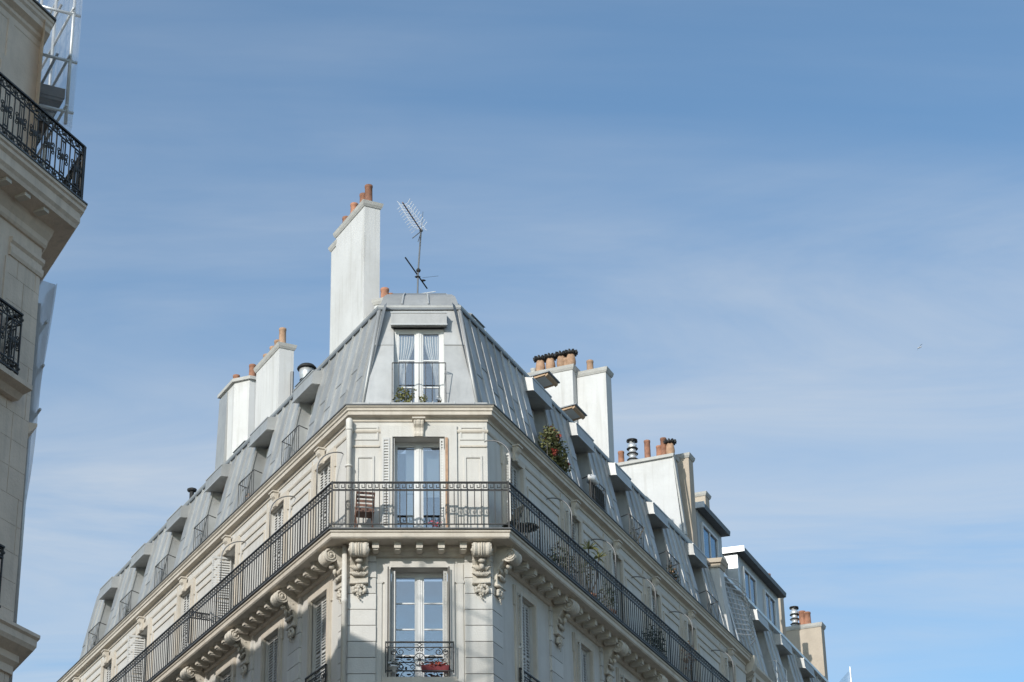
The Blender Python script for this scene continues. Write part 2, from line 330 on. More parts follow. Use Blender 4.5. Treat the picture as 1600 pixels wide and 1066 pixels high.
def scroll_guard(w=1.36,h=0.68):
    """ornate cast guard; x centred, z 0..h, y=0 plane"""
    mb=MB(); hw=w/2
    mb.box(-hw,hw,-0.022,0.022,h-0.03,h); mb.box(-hw,hw,-0.012,0.012,h-0.145,h-0.125); mb.box(-hw,hw,-0.014,0.014,0.03,0.055)
    for s in (-1,1): mb.box(*sorted((s*hw,s*(hw-0.028))),-0.014,0.014,0,h)
    r=0.0105
    def tb(p,rr=r): mb.tube(p,rr,5)
    tb([(0.055*math.cos(a),0,h-0.075+0.04*math.sin(a)) for a in [2*math.pi*k/4 for k in range(5)]])
    for s in (-1,1):
        tb([(s*0.06,0,h-0.077),(s*0.15,0,h-0.077)],0.006)
        tb(spiral((s*0.05,h-0.19),0.045,1.1,math.pi/2,s,12))
        tb(spiral((s*0.42,h-0.24),0.095,1.5,math.pi/2,-s)); tb(spiral((s*0.58,h-0.25),0.075,1.3,math.pi/2,s))
        tb(spiral((s*0.42,0.14),0.085,1.5,-math.pi/2,s)); tb(spiral((s*0.585,0.15),0.08,1.3,-math.pi/2,-s))
        tb(spiral((s*0.16,0.13),0.07,1.3,-math.pi/2,-s,14))
        tb([(s*(0.12+0.3*t),0,h*0.42+0.10*math.sin(math.pi*t)) for t in [k/8 for k in range(9)]],0.008)
        tb([(s*(0.12+0.3*t),0,h*0.42-0.07*math.sin(math.pi*t)) for t in [k/8 for k in range(9)]],0.008)
        tb([(s*0.12,0,h-0.16),(s*0.22,0,h-0.21),(s*0.33,0,h-0.15)],0.007)
        mb.ball((s*0.5,0,h*0.42),0.035,6,(1.6,0.4,0.6)); mb.ball((s*0.24,0,h*0.42),0.03,6,(1.8,0.4,0.7))
        mb.ball((s*0.30,0,0.1),0.03,6,(1.0,0.4,1.4))
    tb([(0.125*math.cos(a),0,h*0.42+0.15*math.sin(a)) for a in [2*math.pi*k/16 for k in range(17)]])
    for k in range(8):
        a=math.pi*k/4; tb([(0,0,h*0.42),(0.10*math.cos(a),0,h*0.42+0.12*math.sin(a))],0.008)
    mb.ball((0,-0.005,h*0.42),0.035)
    return mb
def key_unit(mb,x,z,s,d=1,t=0.018):
    """one meander of a Greek key band: bars t thick in a cell of side s, d=+-1 mirrors"""
    def bar(a,b):
        x0,z0=x+d*a[0]*s,z+a[1]*s; x1,z1=x+d*b[0]*s,z+b[1]*s
        mb.box(min(x0,x1)-t/2,max(x0,x1)+t/2,-0.006,0.006,min(z0,z1)-t/2,max(z0,z1)+t/2)
    pts=[(0,0.06),(0.0,0.94),(0.74,0.94),(0.74,0.34),(0.36,0.34),(0.36,0.66)]
    for a,b in zip(pts,pts[1:]): bar(a,b)
    bar((0,0.06),(1.0,0.06))
def chimney_pot(h=0.55,r=0.13,n=14):
    return MB().lathe([(r*0.98,0),(r*0.98,0.05),(r*0.9,0.06),(r*0.84,h-0.07),(r*0.92,h-0.06),(r*0.92,h),(r*0.72,h),(r*0.7,h-0.12)],n)
def cowl_pot(h=0.5,r=0.14):
    return MB().lathe([(r*0.8,0),(r*0.8,0.08),(r*1.0,0.16),(r*1.05,0.24),(r*0.95,0.34),(r*0.75,h),(0.02,h)],14)
def cowl_crown(r=0.19):
    mb=MB(); mb.lathe([(r*0.5,0),(r*0.95,0.05),(r*1.0,0.09),(r*0.6,0.10),(0.02,0.12)],12)
    for k in range(10):
        a=2*math.pi*k/10; c,s=math.cos(a),math.sin(a); mb.hexa([(c*r*.8-s*.03,s*r*.8+c*.03,.05),(c*r*.8+s*.03,s*r*.8-c*.03,.05),(c*r*1.08+s*.02,s*r*1.08-c*.02,.03),(c*r*1.08-s*.02,s*r*1.08+c*.02,.03),(c*r*.7-s*.03,s*r*.7+c*.03,.14),(c*r*.7+s*.03,s*r*.7-c*.03,.14),(c*r*1.15+s*.02,s*r*1.15-c*.02,.13),(c*r*1.15-s*.02,s*r*1.15+c*.02,.13)])
    return mb
def stack_cowl(): # tall ribbed metal vent
    mb=MB(); mb.lathe([(0.13,0),(0.13,0.1),(0.16,0.12),(0.16,0.17),(0.12,0.19),(0.12,0.3),(0.16,0.32),(0.16,0.36),(0.12,0.38),(0.12,0.5),(0.15,0.56),(0.15,0.66),(0.10,0.7),(0.10,0.82),(0.02,0.82)],14); return mb
def stack_collars():
    mb=MB()
    for z in (0.145,0.345,0.53): mb.lathe([(0.165,z-.03),(0.19,z),(0.165,z+.02),(0.1,z+.02)],14)
    mb.lathe([(0.17,0.80),(0.18,0.84),(0.02,0.86)],14)
    for k in range(4): a=k*math.pi/2; mb.ball((0.13*math.cos(a),0.13*math.sin(a),0.79),0.055)
    return mb
POT=lambda h=0.55,r=0.13: cached(('pot',h,r),lambda:chimney_pot(h,r).mesh('chimney_pot',terracotta,True))
POTP=lambda h=0.55,r=0.13: cached(('potp',h,r),lambda:chimney_pot(h,r).mesh('chimney_pot',clay_pale,True))
def add_cowl(parent,p):
    o=ob('capped_pot',cached('cowlpot',lambda:cowl_pot().mesh('capped_pot',clay_pale,True)),None,parent,T(*p))
    ob('cowl',cached('cowl',lambda:cowl_crown().mesh('cowl',cowl_mat)),None,parent,T(p[0],p[1],p[2]+0.44)); return o
def add_stack(parent,p):
    ob('metal_flue',cached('stk',lambda:stack_cowl().mesh('metal_flue',galv,True)),None,parent,T(*p))
    ob('flue_collar',cached('stkc',lambda:stack_collars().mesh('flue_collar',cowl_mat,True)),None,parent,T(*p))
# ------------------------------------------------------------------ the corner building
B=thing('corner_building','cream stone corner apartment block with blue-grey zinc mansard and long iron balcony','building')
Z_SLAB=19.01; OH=0.74; Z_G=22.17
W5=dict(L=[1.67,4.61,7.97,11.41,15.08,18.44,21.49],R=[1.5,5.32,8.37,11.43,14.55,18.33])
W4=dict(L=[1.75,4.75,7.97,11.41,15.08,18.44,21.49],R=[2.05,5.8,8.9,11.9,15.0,18.3])
OW=1.02
# --- walls
for side in 'LR':
    ln=LEN_L if side=='L' else LEN_R
    ops=[]
    for u in W5[side]: ops.append((SX(side,u)-OW/2,SX(side,u)+OW/2,Z_SLAB,21.52,0.36))
    for u in W4[side]: ops.append((SX(side,u)-OW/2,SX(side,u)+OW/2,15.55,18.22,0.36))
    x0,x1=sorted((SX(side,0),SX(side,ln)))
    wall('wall',wall_mesh(x0,x1,0,22.2,ops),stone,B,FR[side])
ops=[(-0.63,0.57,Z_SLAB,21.52,0.36),(-0.66,0.62,15.58,18.30,0.36)]
wallC=wall('wall',wall_mesh(-HW,HW,0,22.2,ops),stone,B,FR['C'])
wall('party_wall',MB().add([P('L',LEN_L,0,0),P('L',LEN_L,-14,0),P('L',LEN_L,-14,22.2),P('L',LEN_L,0,22.2)],[(0,1,2,3)]),stone,B,I4)
wall('party_wall',MB().add([P('R',LEN_R,0,0),P('R',LEN_R,-14,0),P('R',LEN_R,-14,22.2),P('R',LEN_R,0,22.2)],[(0,1,2,3)]),stone,B,I4)
# --- corner stone blocks (each course wraps the corner)
def corner_block(side,z0,z1,inner):
    q=0.085; s=-1 if side=='L' else 1; cf=CLp if side=='L' else CRp
    pl=[Vector((s*inner,-q,0)),cf(q,0),P(side,0.52,q,0),P(side,0.52,-0.03,0),cf(-0.03,0),Vector((s*inner,0.03,0))]
    return MB().prism(pl,lambda p:(p.x,p.y,z0),lambda p:(p.x,p.y,z1))
z=13.55; k=0
while z<18.62:
    h=0.375
    for side in 'LR': ob('stone_block',corner_block(side,z,z+h-0.018,0.99+(0.006 if k%2 else 0)),stone_block,B)
    z+=h; k+=1
# rusticated piers between the lower windows
for side in 'LR':
    us=W4[side]
    for i in range(3):
        c=(us[i]+us[i+1])/2
        z=14.3 if i==0 else 13.55
        me=cached(('pier',),lambda:MB().box(-0.36,0.36,-0.06,0.03,0,0.357).mesh('stone_block',stone_block))
        z=13.55
        while z<18.62:
            ob('stone_block',me,None,B,FR[side]@T(SX(side,c),0,z)); z+=0.375
# --- cornice, gutter, slab, string courses
ob('cornice',sweep([(-0.1,21.910),(0.03,21.910),(0.03,21.980),(0.06,22.000),(0.17,22.020),(0.17,22.100),(0.20,22.120),(0.20,22.170),(0.24,22.200),(0.24,22.225),(-0.4,22.300),(-0.4,21.950)]),stone_trim,B)
ob('gutter',sweep([(0.20,22.228),(0.265,22.230),(0.265,22.255),(0.20,22.260),(-0.3,22.340),(-0.3,22.310)]),gutter_mat,B)
ob('zinc_upstand',MB().loft([[CLp(o,z) for o,z in [(0.03,22.24),(0.02,22.40),(-0.3,22.42),(-0.3,22.24)]],[CRp(o,z) for o,z in [(0.03,22.24),(0.02,22.40),(-0.3,22.42),(-0.3,22.24)]]]),zinc,B)
for x in [-1.2,-.7,-.2,.3,.8,1.25]: ob('upstand_seam',cached('ups',lambda:MB().box(-.012,.012,-.045,0,22.22,22.42).mesh('upstand_seam',zinc_light)),None,B,T(x,0,0))
ob('frieze_moulding',sweep([(-0.05,21.63),(0.02,21.63),(0.035,21.66),(0.035,21.70),(-0.05,21.70)]),stone_trim,B)
SLAB=ob('balcony_slab',sweep([(-0.3,18.780),(0.42,18.780),(0.44,18.750),(0.66,18.760),(0.69,18.790),(0.69,18.880),(0.72,18.900),(0.72,18.945),(-0.3,18.980)]),stone_trim,B)
ob('slab_flashing',sweep([(-0.28,18.982),(0.715,18.950),(0.765,18.955),(0.765,18.980),(0.70,18.995),(-0.28,19.015)]),gutter_mat,B)
ob('string_moulding',sweep([(-0.05,18.540),(0.05,18.540),(0.10,18.580),(0.10,18.650),(0.16,18.690),(0.2,18.777),(-0.05,18.777)]),stone_trim,B)
ob('string_course',sweep([(-0.05,15.18),(0.10,15.18),(0.16,15.22),(0.16,15.32),(0.06,15.36),(-0.05,15.36)]),stone_trim,B)
# --- modillions under the slab
mod=MB(); mod.xz([(-.075,0),(.075,0),(.075,.13),(-.075,.13)],-0.34,-0.02); mod.box(-.09,.09,-0.36,0.0,.13,.17); mod.box(-.055,.055,-0.30,-0.02,-.03,0)
mod=mod.mesh('modillion',stone_carve)
for x in [-0.98,-0.49,0,0.49,0.98]: sub('modillion',mod,None,SLAB,T(x-.02,-0.14,18.605))
for side in 'LR':
    u=0.65
    while u<14.5:
        ob('modillion',mod,None,SLAB,FR[side]@T(SX(side,u),-0.14,18.605)); u+=0.49
# --- carved scroll consoles
def console_parts():
    body=MB(); prof=[]
    for k in range(15): # rolled front of the scroll, in (o,z)
        t=k/14; a=R(95-250*t); r=0.17*(1-0.18*t); prof.append((0.40+r*math.cos(a),0.0-0.19+r*math.sin(a)*1.05))
    prof=[(0.0,0.0),(0.40,0.0)]+prof[1:]+[(0.22,-0.36),(0.15,-0.45),(0.09,-0.62),(0.09,-0.86),(0.0,-0.88)]
    xs=[-.20,-.185,-.15,-.12,-.085,-.05,-.03,0,.03,.05,.085,.12,.15,.185,.20]; hs=[.90,.97,1,.97,.93,.99,.93,1.02,.93,.99,.93,.97,1,.97,.90]
    rings=[]
    for x,h in zip(xs,hs): rings.append([(x,-(o*h if o>.1 else o),z if z>-.01 else z*(.985+.015*h)) for o,z in prof])
    body.loft(rings)
    body.box(-.23,.23,-.47,0,-.005,.035)
    vols=[]
    for s in (-1,1):
        c=(-0.40,-0.19); vol=MB(); vols.append(vol)
        vol.tube([(s*0.205,c[0]+r*math.cos(a),c[1]+r*math.sin(a)) for r,a in [(0.14*(1-0.75*i/26),-s*0+2*math.pi*1.8*i/26+1.2) for i in range(27)]],0.018,5)
        vol.ball((s*0.205,c[0],c[1]),0.045)
    lf=MB()
    for i in range(9): # acanthus leaf hanging below the scroll
        s=(i-4)/4.0
        for j in range(3):
            z0=-0.42-0.14*j; ln=0.20-0.03*j
            pth=[(s*0.10,-0.13,z0-0.02),(s*0.15,-0.17+0.02*abs(s),z0+ln*0.3),(s*0.20,-0.14,z0+ln*0.75*(1-abs(s)*0.4)),(s*0.215,-0.10,z0+ln*0.6*(1-abs(s)*.5))]
            lf.tube(pth,[0.022,0.028,0.02,0.006],5)
    lf.ball((0,-.29,-.40),0.07,8,(1.3,.9,.8)); lf.ball((0,-.22,-.50),0.05,8,(1.2,.9,1.6))
    ro=MB(); rn=random.Random(3)
    ro.box(-.21,.21,-.13,0,-.885,-.85)
    for i in range(26):
        a=rn.uniform(0,6.28); rr=rn.uniform(0,1)**.5; ro.ball((0.15*rr*math.cos(a),-0.11+0.04*rr,-1.0+0.12*rr*math.sin(a)),rn.uniform(.03,.05),6)
    for i in range(5): ro.ball((0.03*math.sin(i*2),-0.08,-1.1-0.035*i),0.035-.004*i,6)
    return [('scroll',body.mesh('scroll',stone_carve)),('volute',vols[0].mesh('volute',stone_carve,True)),('volute',vols[1].mesh('volute',stone_carve,True)),('acanthus_leaf',lf.mesh('acanthus_leaf',stone_carve,True)),('rosette',ro.mesh('rosette',stone_carve,True))]
CON=console_parts()
def console(M):
    o=ob('console',CON[0][1],None,B,M)
    for n,me in CON[1:]: sub(n,me,None,o)
for x in (-1.37,1.37): console(T(x,-0.085,18.745))
for side,us in (('L',[0.24,3.24,6.36,9.69,13.25]),('R',[0.24,3.92,7.35,10.4])):
    for u in us: console(FR[side]@T(SX(side,u),-0.085 if u<1 else -0.06,18.745))
# --- window surrounds, keystones, panels on the walls
def surround(w,h,t=0.16,d=0.05,ear=0.05):
    mb=MB(); a=w/2
    mb.box(-a-t,-a,-d,0.02,0,h); mb.box(a,a+t,-d,0.02,0,h); mb.box(-a-t,a+t,-d,0.02,h,h+t)
    mb.box(-a-t-ear,-a-t,-d*0.7,0.02,h-0.35,h+t); mb.box(a+t,a+t+ear,-d*0.7,0.02,h-0.35,h+t)
    mb.box(-a-0.03,-a-0.006,-d-0.018,-d+.002,0,h); mb.box(a+0.006,a+0.03,-d-0.018,-d+.002,0,h)
    return mb
def frame_moulding(w,h,t=0.045,d=0.03):
    mb=MB(); a=w/2
    mb.box(-a,-a+t,-d,0.01,0,h); mb.box(a-t,a,-d,0.01,0,h); mb.box(-a+t,a-t,-d,0.01,0,t); mb.box(-a+t,a-t,-d,0.01,h-t,h); return mb
def keystone_mesh():
    mb=MB(); pr=[(0.0,0),(0.09,0),(0.10,0.05),(0.075,0.11),(0.085,0.19),(0.14,0.25),(0.16,0.31),(0.14,0.36),(0,0.36)]
    rings=[]
    for x,h in ((-.105,.9),(-.08,1),(-.05,.93),(-.02,1.02),(.02,1.02),(.05,.93),(.08,1),(.105,.9)): rings.append([(x*(0.86+0.4*z),-o*h,z) for o,z in pr])
    mb.loft(rings); mb.box(-.135,.135,-.18,0,.36,.395); return mb
KEY=keystone_mesh().mesh('keystone',stone_trim)
SUR5=surround(OW,21.52-Z_SLAB).mesh('window_surround',stone_trim); SUR4=surround(OW,18.22-15.55,0.14,0.06).mesh('window_surround',stone_trim)
for side in 'LR':
    for u in W5[side]:
        ob('window_surround',SUR5,None,B,FR[side]@T(SX(side,u),0,Z_SLAB)); ob('keystone',KEY,None,B,FR[side]@T(SX(side,u),-0.045,21.47))
    for u in W4[side][:5]: ob('window_surround',SUR4,None,B,FR[side]@T(SX(side,u),0,15.55))
    us=[-0.2]+W5[side]
    for a,b in zip(us,us[1:]):
        c=(a+b)/2; wd=b-a-1.75
        if a<0: c=b-0.98-0.0; wd=0; 
        if wd<0.3: continue
        ob('wall_panel',frame_moulding(wd,1.65),stone_trim,B,FR[side]@T(SX(side,c),0,19.55))
        ob('wall_panel',MB().box(-wd/2-.05,wd/2+.05,-.03,.01,0,.05),stone_trim,B,FR[side]@T(SX(side,c),0,21.38))
        ob('wall_strip',MB().box(-.02,.02,-.025,.01,0,2.85),stone_trim,B,FR[side]@T(SX(side,c)+(wd/2+.14),0,19.0))
ob('window_surround',surround(1.2,21.52-Z_SLAB,0.28,0.05,0.0),stone,B,T(-0.03,0,Z_SLAB))
ob('keystone',KEY,None,B,T(-0.03,-0.05,21.49)@Matrix.Scale(1.12,4))
ob('window_surround',surround(1.28,18.30-15.58,0.14,0.06,0.06),stone,B,T(-0.02,0,15.58))
for x in (-.93,.89): ob('window_surround',MB().box(x-.07,x+.07,-.03,.02,15.4,18.4).box(x-.09,x+.09,-.04,.02,17.93,17.99),stone,B)
for s in (-1,1):
    ob('wall_panel',frame_moulding(0.42,1.85,0.05,0.028),stone,B,T(s*1.24-.02,0,19.2))
    ob('wall_panel',frame_moulding(0.56,0.34,0.04,0.022),stone,B,T(s*1.22-.02,0,21.45))
    ob('pilaster_edge',MB().box(-.3,.3,-.022,.01,19.03,19.15).box(-.31,.31,-.03,.01,21.27,21.31),stone_trim,B,T(s*1.235-.01,0,0))
# --- windows
def sub_shutter(parent,w,h,cols,Ml): return sub('shutter',cached(('sh',w,h,cols),lambda:shutter_mesh(w,h,cols).mesh('shutter',shutter_mat)),None,parent,Ml)
H5=21.52-Z_SLAB; H4=18.22-15.55
simple=lambda w,h: cached(('simp',w,h),lambda:sash_mesh(w,h,3).mesh('window_frame',paint))
for side in 'LR':
    for fl,us,z0,h in ((5,W5[side],Z_SLAB,H5),(4,W4[side][:5],15.55,H4)):
        for i,u in enumerate(us):
            M=FR[side]@T(SX(side,u),0.30,z0)
            o=french_window(B,M,OW,h,3)
            if side=='L':
                if fl==5 and i in (2,4): # one leaf folded out against the jamb
                    sub_shutter(o,OW/2,h-.03,1,T(-OW/2+0.02,-0.36,0)@RZ(R(80))); sub_shutter(o,OW/2,h-.03,1,T(OW/4,-0.12,0.01))
                else:
                    sub_shutter(o,OW-.02,h-.03,4 if fl==5 else 3,T(0,-0.21,0.01))
            else:
                sub_shutter(o,OW/2-.02,h-.03,2,T(OW/4,-0.21,0.01))
                sub_shutter(o,0.20,h-.05,1,T(-OW/2-0.01,-0.36,0.02)@RZ(R(95)))
            if fl==4: sub('window_guard',cached('guard',lambda:scroll_guard(1.2,0.68).mesh('window_guard',iron)),None,o,T(0,-0.40,0.14))
            if fl==4: sub('sill',cached('sill4',lambda:MB().box(-.68,.68,-.46,-.0,-.10,0.0).mesh('sill',stone_trim)),None,o)
# chamfer windows
wc=french_window(B,T(-0.03,0.30,Z_SLAB),1.2,H5,1)
sub_shutter(wc,0.17,H5-.05,1,T(-0.75,-0.375,0.02)); sub_shutter(wc,0.05,H5-.05,1,T(-0.58,-0.32,0.02)); sub_shutter(wc,0.10,H5-.05,1,T(0.535,-0.30,0.02))
sub('folded_shutter',MB().box(-.03,.03,-.07,.09,0,H5-.06),clay_pale,wc,T(0.64,-0.32,0.02))
b1=sub('blind_or_reflection',MB().box(-.29,-.05,0,.01,1.3,2.42),pale_pane_mat,wc,T(-.01,.16,0)); sub('blind_or_reflection',MB().box(.07,.47,0,.01,1.2,2.38).box(.07,.47,-.004,.0,1.55,1.56),pale_pane_mat,wc,T(0,.16,0))  # pale sheets imitate a facade reflected in these panes
sub('blind_or_reflection',MB().box(-.27,-.08,0,.01,.2,1.28),pale_pane_mat,wc,T(-.01,.18,0))  # lower strip of the same painted reflection
w4=french_window(B,T(-0.02,0.31,15.58),1.26,18.30-15.58,4)
for s in (-1,1): sub_shutter(w4,0.09,2.66,1,T(s*0.585,-0.26,0.02)@RZ(s*R(8)))
sub('window_guard',scroll_guard(1.52,0.72),iron,w4,T(0.0,-0.50,0.20)); sub('guard_bar',MB().tube([(-.70,-.46,0),(-.70,-.46,2.7)],.016,6).tube([(.66,-.46,0),(.66,-.46,2.7)],.016,6),iron,w4)
sub('sill',MB().box(-.82,.82,-.52,0,-.02,.10).box(-.92,.92,-.60,0,-.16,-.03),stone_trim,w4)
# --- downpipe at the left corner
q=CLp(0.13,0); q2=CLp(0.20,0)
dp=ob('downpipe',MB().lathe([(0.058,19.02),(0.058,21.2),(0.062,21.21),(0.062,21.5),(0.075,21.55),(0.08,21.9),(0.05,21.94)],14,(q.x,q.y,0)),pipe_mat,B,smooth=True)
ob('downpipe',MB().lathe([(0.06,13.5),(0.06,17.4),(0.07,17.41),(0.07,17.5),(0.06,17.51),(0.06,18.76)],14,(q2.x-.02,q2.y,0)),pipe_mat,B,smooth=True)
sub('pipe_collar',MB().lathe([(0.08,20.72),(0.08,20.76),(0.03,20.77)],14,(q.x,q.y,0)).lathe([(0.075,21.62),(0.09,21.66),(0.075,21.7),(0.03,21.7)],14,(q.x,q.y,0)),pipe_mat,dp,smooth=True)
# --- long balcony railing
Z_RB=19.08; Z_RT=20.12; ro=0.68
def railing(side,u0,u1,parent,each):
    """u0..u1 along the rail line at offset ro"""
    Fm=FR[side]@T(0,-ro,0); ln=u1-u0
    x0,x1=sorted((SX(side,u0),SX(side,u1)))
    top=MB().box(x0,x1,-.024,.024,Z_RT-.028,Z_RT).box(x0,x1,-.012,.012,Z_RT-.222,Z_RT-.198).box(x0,x1,-.013,.013,Z_RB,Z_RB+.024)
    r=ob('railing',top,iron,parent,Fm)
    n=max(1,round(ln/0.155)); s=(x1-x0)/n; mb=MB()
    for i in range(n): key_unit(mb,x0+s*i,Z_RT-.196,0.168,1)
    mb.v=[(x,y,z) for x,y,z in mb.v]
    sub('key_frieze',mb.mesh('key_frieze',iron,normals=False),None,r)
    bal=cached('baluster',lambda:MB().box(-.010,.010,-.010,.010,Z_RB+.02,Z_RT-.2).mesh('baluster',iron))
    if each:
        for i in range(n+1): sub('baluster',bal,None,r,T(x0+s*i,0,0))
    else:
        mb=MB()
        for i in range(n+1): mb.box(x0+s*i-.0095,x0+s*i+.0095,-.0095,.0095,Z_RB+.02,Z_RT-.2)
        b=sub('balusters',mb.mesh('balusters',iron,normals=False),None,r); b['kind']='stuff'
        for i in range(0,n,12): sub('post',cached('post',lambda:MB().box(-.016,.016,-.016,.016,Z_RB-.09,Z_RT-.02).mesh('post',iron)),None,r,T(x0+s*i,0,0))
    return r
railing('C',-(HW+tL*ro),HW+tR*ro,B,True)
railing('L',-0.636*ro,LEN_L-.2,B,False); railing('R',-0.636*ro,LEN_R-.4,B,False)
for cf in (CLp,CRp):
    p=cf(ro,0); ob('corner_post',MB().box(-.02,.02,-.02,.02,18.98,Z_RT+.01),iron,B,T(p.x,p.y,0))
# divider grille on the left balcony
d=ob('divider_railing',MB().box(0,.66,-.02,.02,.86,.885).box(0,.66,-.01,.01,.69,.705).box(0,.02,-.01,.01,0,.87).box(.64,.66,-.01,.01,0,.87),iron,B,FR['L']@T(SX('L',9.1),-0.03,19.2)@RZ(R(-90)))
mb=MB(); [key_unit(mb,.02+.155*i,.707,.15) for i in range(4)]; sub('key_frieze',mb,iron,d)
# curved awning bars above the side windows
def hoop(side,u):
    xa=SX(side,u-(1.15 if side=='L' else 1.72))
    pts=[(xa,-0.66,20.1),(xa,-0.66,20.78)]+[(xa,-0.66+0.60*(1-math.cos(t)),20.78+0.55*math.sin(t)) for t in [math.pi/2*k/9 for k in range(1,10)]]+[(xa,-.02,21.31)]
    return MB().tube(pts,.015,6)
for side,us in (('L',W5['L'][:3]),('R',W5['R'])):
    for u in us: ob('awning_bar',hoop(side,u),grey_metal,B,FR[side],True)
# ------------------------------------------------------------------ mansard roof of the corner building
ZB0,ZB1=22.28,25.40; OB0,OB1=-0.30,-0.96
TILT=math.atan((OB0-OB1)/(ZB1-ZB0)); cT,sT=math.cos(TILT),math.sin(TILT)
def mo(z): return OB0+(OB1-OB0)*(z-ZB0)/(ZB1-ZB0)
def MS(side,u,z,h=0.0):
    o=mo(z)+h*cT; zz=z+h*sT; return P(side,u,o,zz)
hipu=lambda z:-0.636*mo(z)
DORM=dict(L=[4.68,7.8,11.3,14.7,18.07,21.33],R=[5.12,8.22,11.22,14.42,18.12]); NW=0.58  # niche half width
ROOF=ob('roof',MB().loft([[P('L',LEN_L-.6,o,z) for o,z in [(OB0-.06,ZB0),(OB1-.06,ZB1),(-1.42,25.95),(-7,26.7),(-7,22)]],
   [CLp(o,z) for o,z in [(OB0-.06,ZB0),(OB1-.06,ZB1),(-1.42,25.95),(-2.3,26.1),(-2.3,22)]],
   [CRp(o,z) for o,z in [(OB0-.06,ZB0),(OB1-.06,ZB1),(-1.42,25.95),(-2.3,26.1),(-2.3,22)]],
   [P('R',LEN_R,o,z) for o,z in [(OB0-.06,ZB0),(OB1-.06,ZB1),(-1.42,25.95),(-7,26.7),(-7,22)]]]),zinc_dark,B)
# the roof body is cut by the dormer niches, so it is rebuilt as sheets
me=ROOF.data; bm=bmesh.new(); 
def quad(pts): bm.faces.new([bm.verts.new(p) for p in pts])
def spans(side,u_end):
    out=[]; prev=None; edges=[]
    for d in DORM[side]: edges.append((d-NW,d+NW))
    return edges
HZ=24.98   # top of niche
for side,uend in (('L',LEN_L-.6),('R',LEN_R)):
    e=spans(side,uend); cur=0.3
    for a,b in e+[(uend,uend)]:
        quad([MS(side,cur,ZB0,-.03),MS(side,a,ZB0,-.03),MS(side,a,ZB1,-.03),MS(side,cur,ZB1,-.03)])
        if b>a: quad([MS(side,a,HZ,-.03),MS(side,b,HZ,-.03),MS(side,b,ZB1,-.03),MS(side,a,ZB1,-.03)])
        cur=b
    quad([P(side,.6,OB1,ZB1),P(side,uend,OB1,ZB1),P(side,uend,-1.42,25.95),P(side,.9,-1.42,25.95)])
    quad([P(side,.9,-1.42,25.95),P(side,uend,-1.42,25.95),P(side,uend,-6.5,26.85),P(side,5,-6.5,26.85)])
def chs(x,z,h=0): o=mo(z)+h*cT; return Vector((x,-o,z+h*sT))
CN=0.60
for s in (-1,1):
    cf=CLp if s<0 else CRp
    quad([cf(OB0-.03,ZB0),chs(s*CN-.02,ZB0,-.03),chs(s*CN-.02,ZB1,-.03),cf(OB1-.03,ZB1)])
quad([chs(-CN-.02,25.05,-.03),chs(CN-.02,25.05,-.03),chs(CN-.02,ZB1,-.03),chs(-CN-.02,ZB1,-.03)])
quad([CLp(OB1,ZB1),CRp(OB1,ZB1),CRp(-1.42,26.03),CLp(-1.42,26.03)])
quad([CLp(-1.42,26.03),CRp(-1.42,26.03),CRp(-2.42,26.1),CLp(-2.42,26.1)])
quad([P('L',LEN_L-.6,OB0-.03,ZB0),P('L',LEN_L-.6,-7,ZB0),P('L',LEN_L-1.3,-7,26.7),P('L',LEN_L-1.3,-1.42,25.8),P('L',LEN_L-1.2,OB1,ZB1)])
bm.to_mesh(me); bm.free()
# zinc panels with standing seams
def panel(side,u0,u1,z0,z1,seam=True,h0=0.0,top_u=None,ms=MS,cutL=False):
    mb=MB(); a0,a1=u0,u1; t0,t1=(u0,u1) if top_u is None else top_u
    g=random.uniform(.0,.006)
    mb.hexa([ms(side,a0,z0,h0-.02),ms(side,a1,z0,h0-.02),ms(side,a1,z0,h0+.012+g),ms(side,a0,z0,h0+.012+g),ms(side,t0,z1,h0-.025),ms(side,t1,z1,h0-.025),ms(side,t1,z1,h0+.003+g),ms(side,t0,z1,h0+.003+g)])
    if seam:
        w=.017; H=.05
        mb.hexa([ms(side,a0-w*1.3,z0,h0),ms(side,a0+w*1.3,z0,h0),ms(side,a0+w,z0,h0+H),ms(side,a0-w,z0,h0+H),ms(side,t0-w*1.3,z1,h0),ms(side,t0+w*1.3,z1,h0),ms(side,t0+w,z1,h0+H),ms(side,t0-w,z1,h0+H)])
    return ob('zinc_panel',mb,zinc,ROOF)
def fill(side,a,b,z0,z1,width=0.52,ms=MS):
    n=max(1,round((b-a)/width)); s=(b-a)/n
    for i in range(n):
        zm=z0+(z1-z0)*(0.56 if i%2 else 0.42)+random.uniform(-.05,.05)
        panel(side,a+s*i,a+s*(i+1),z0,zm,ms=ms); panel(side,a+s*i,a+s*(i+1),zm-.03,z1,h0=.008,ms=ms)
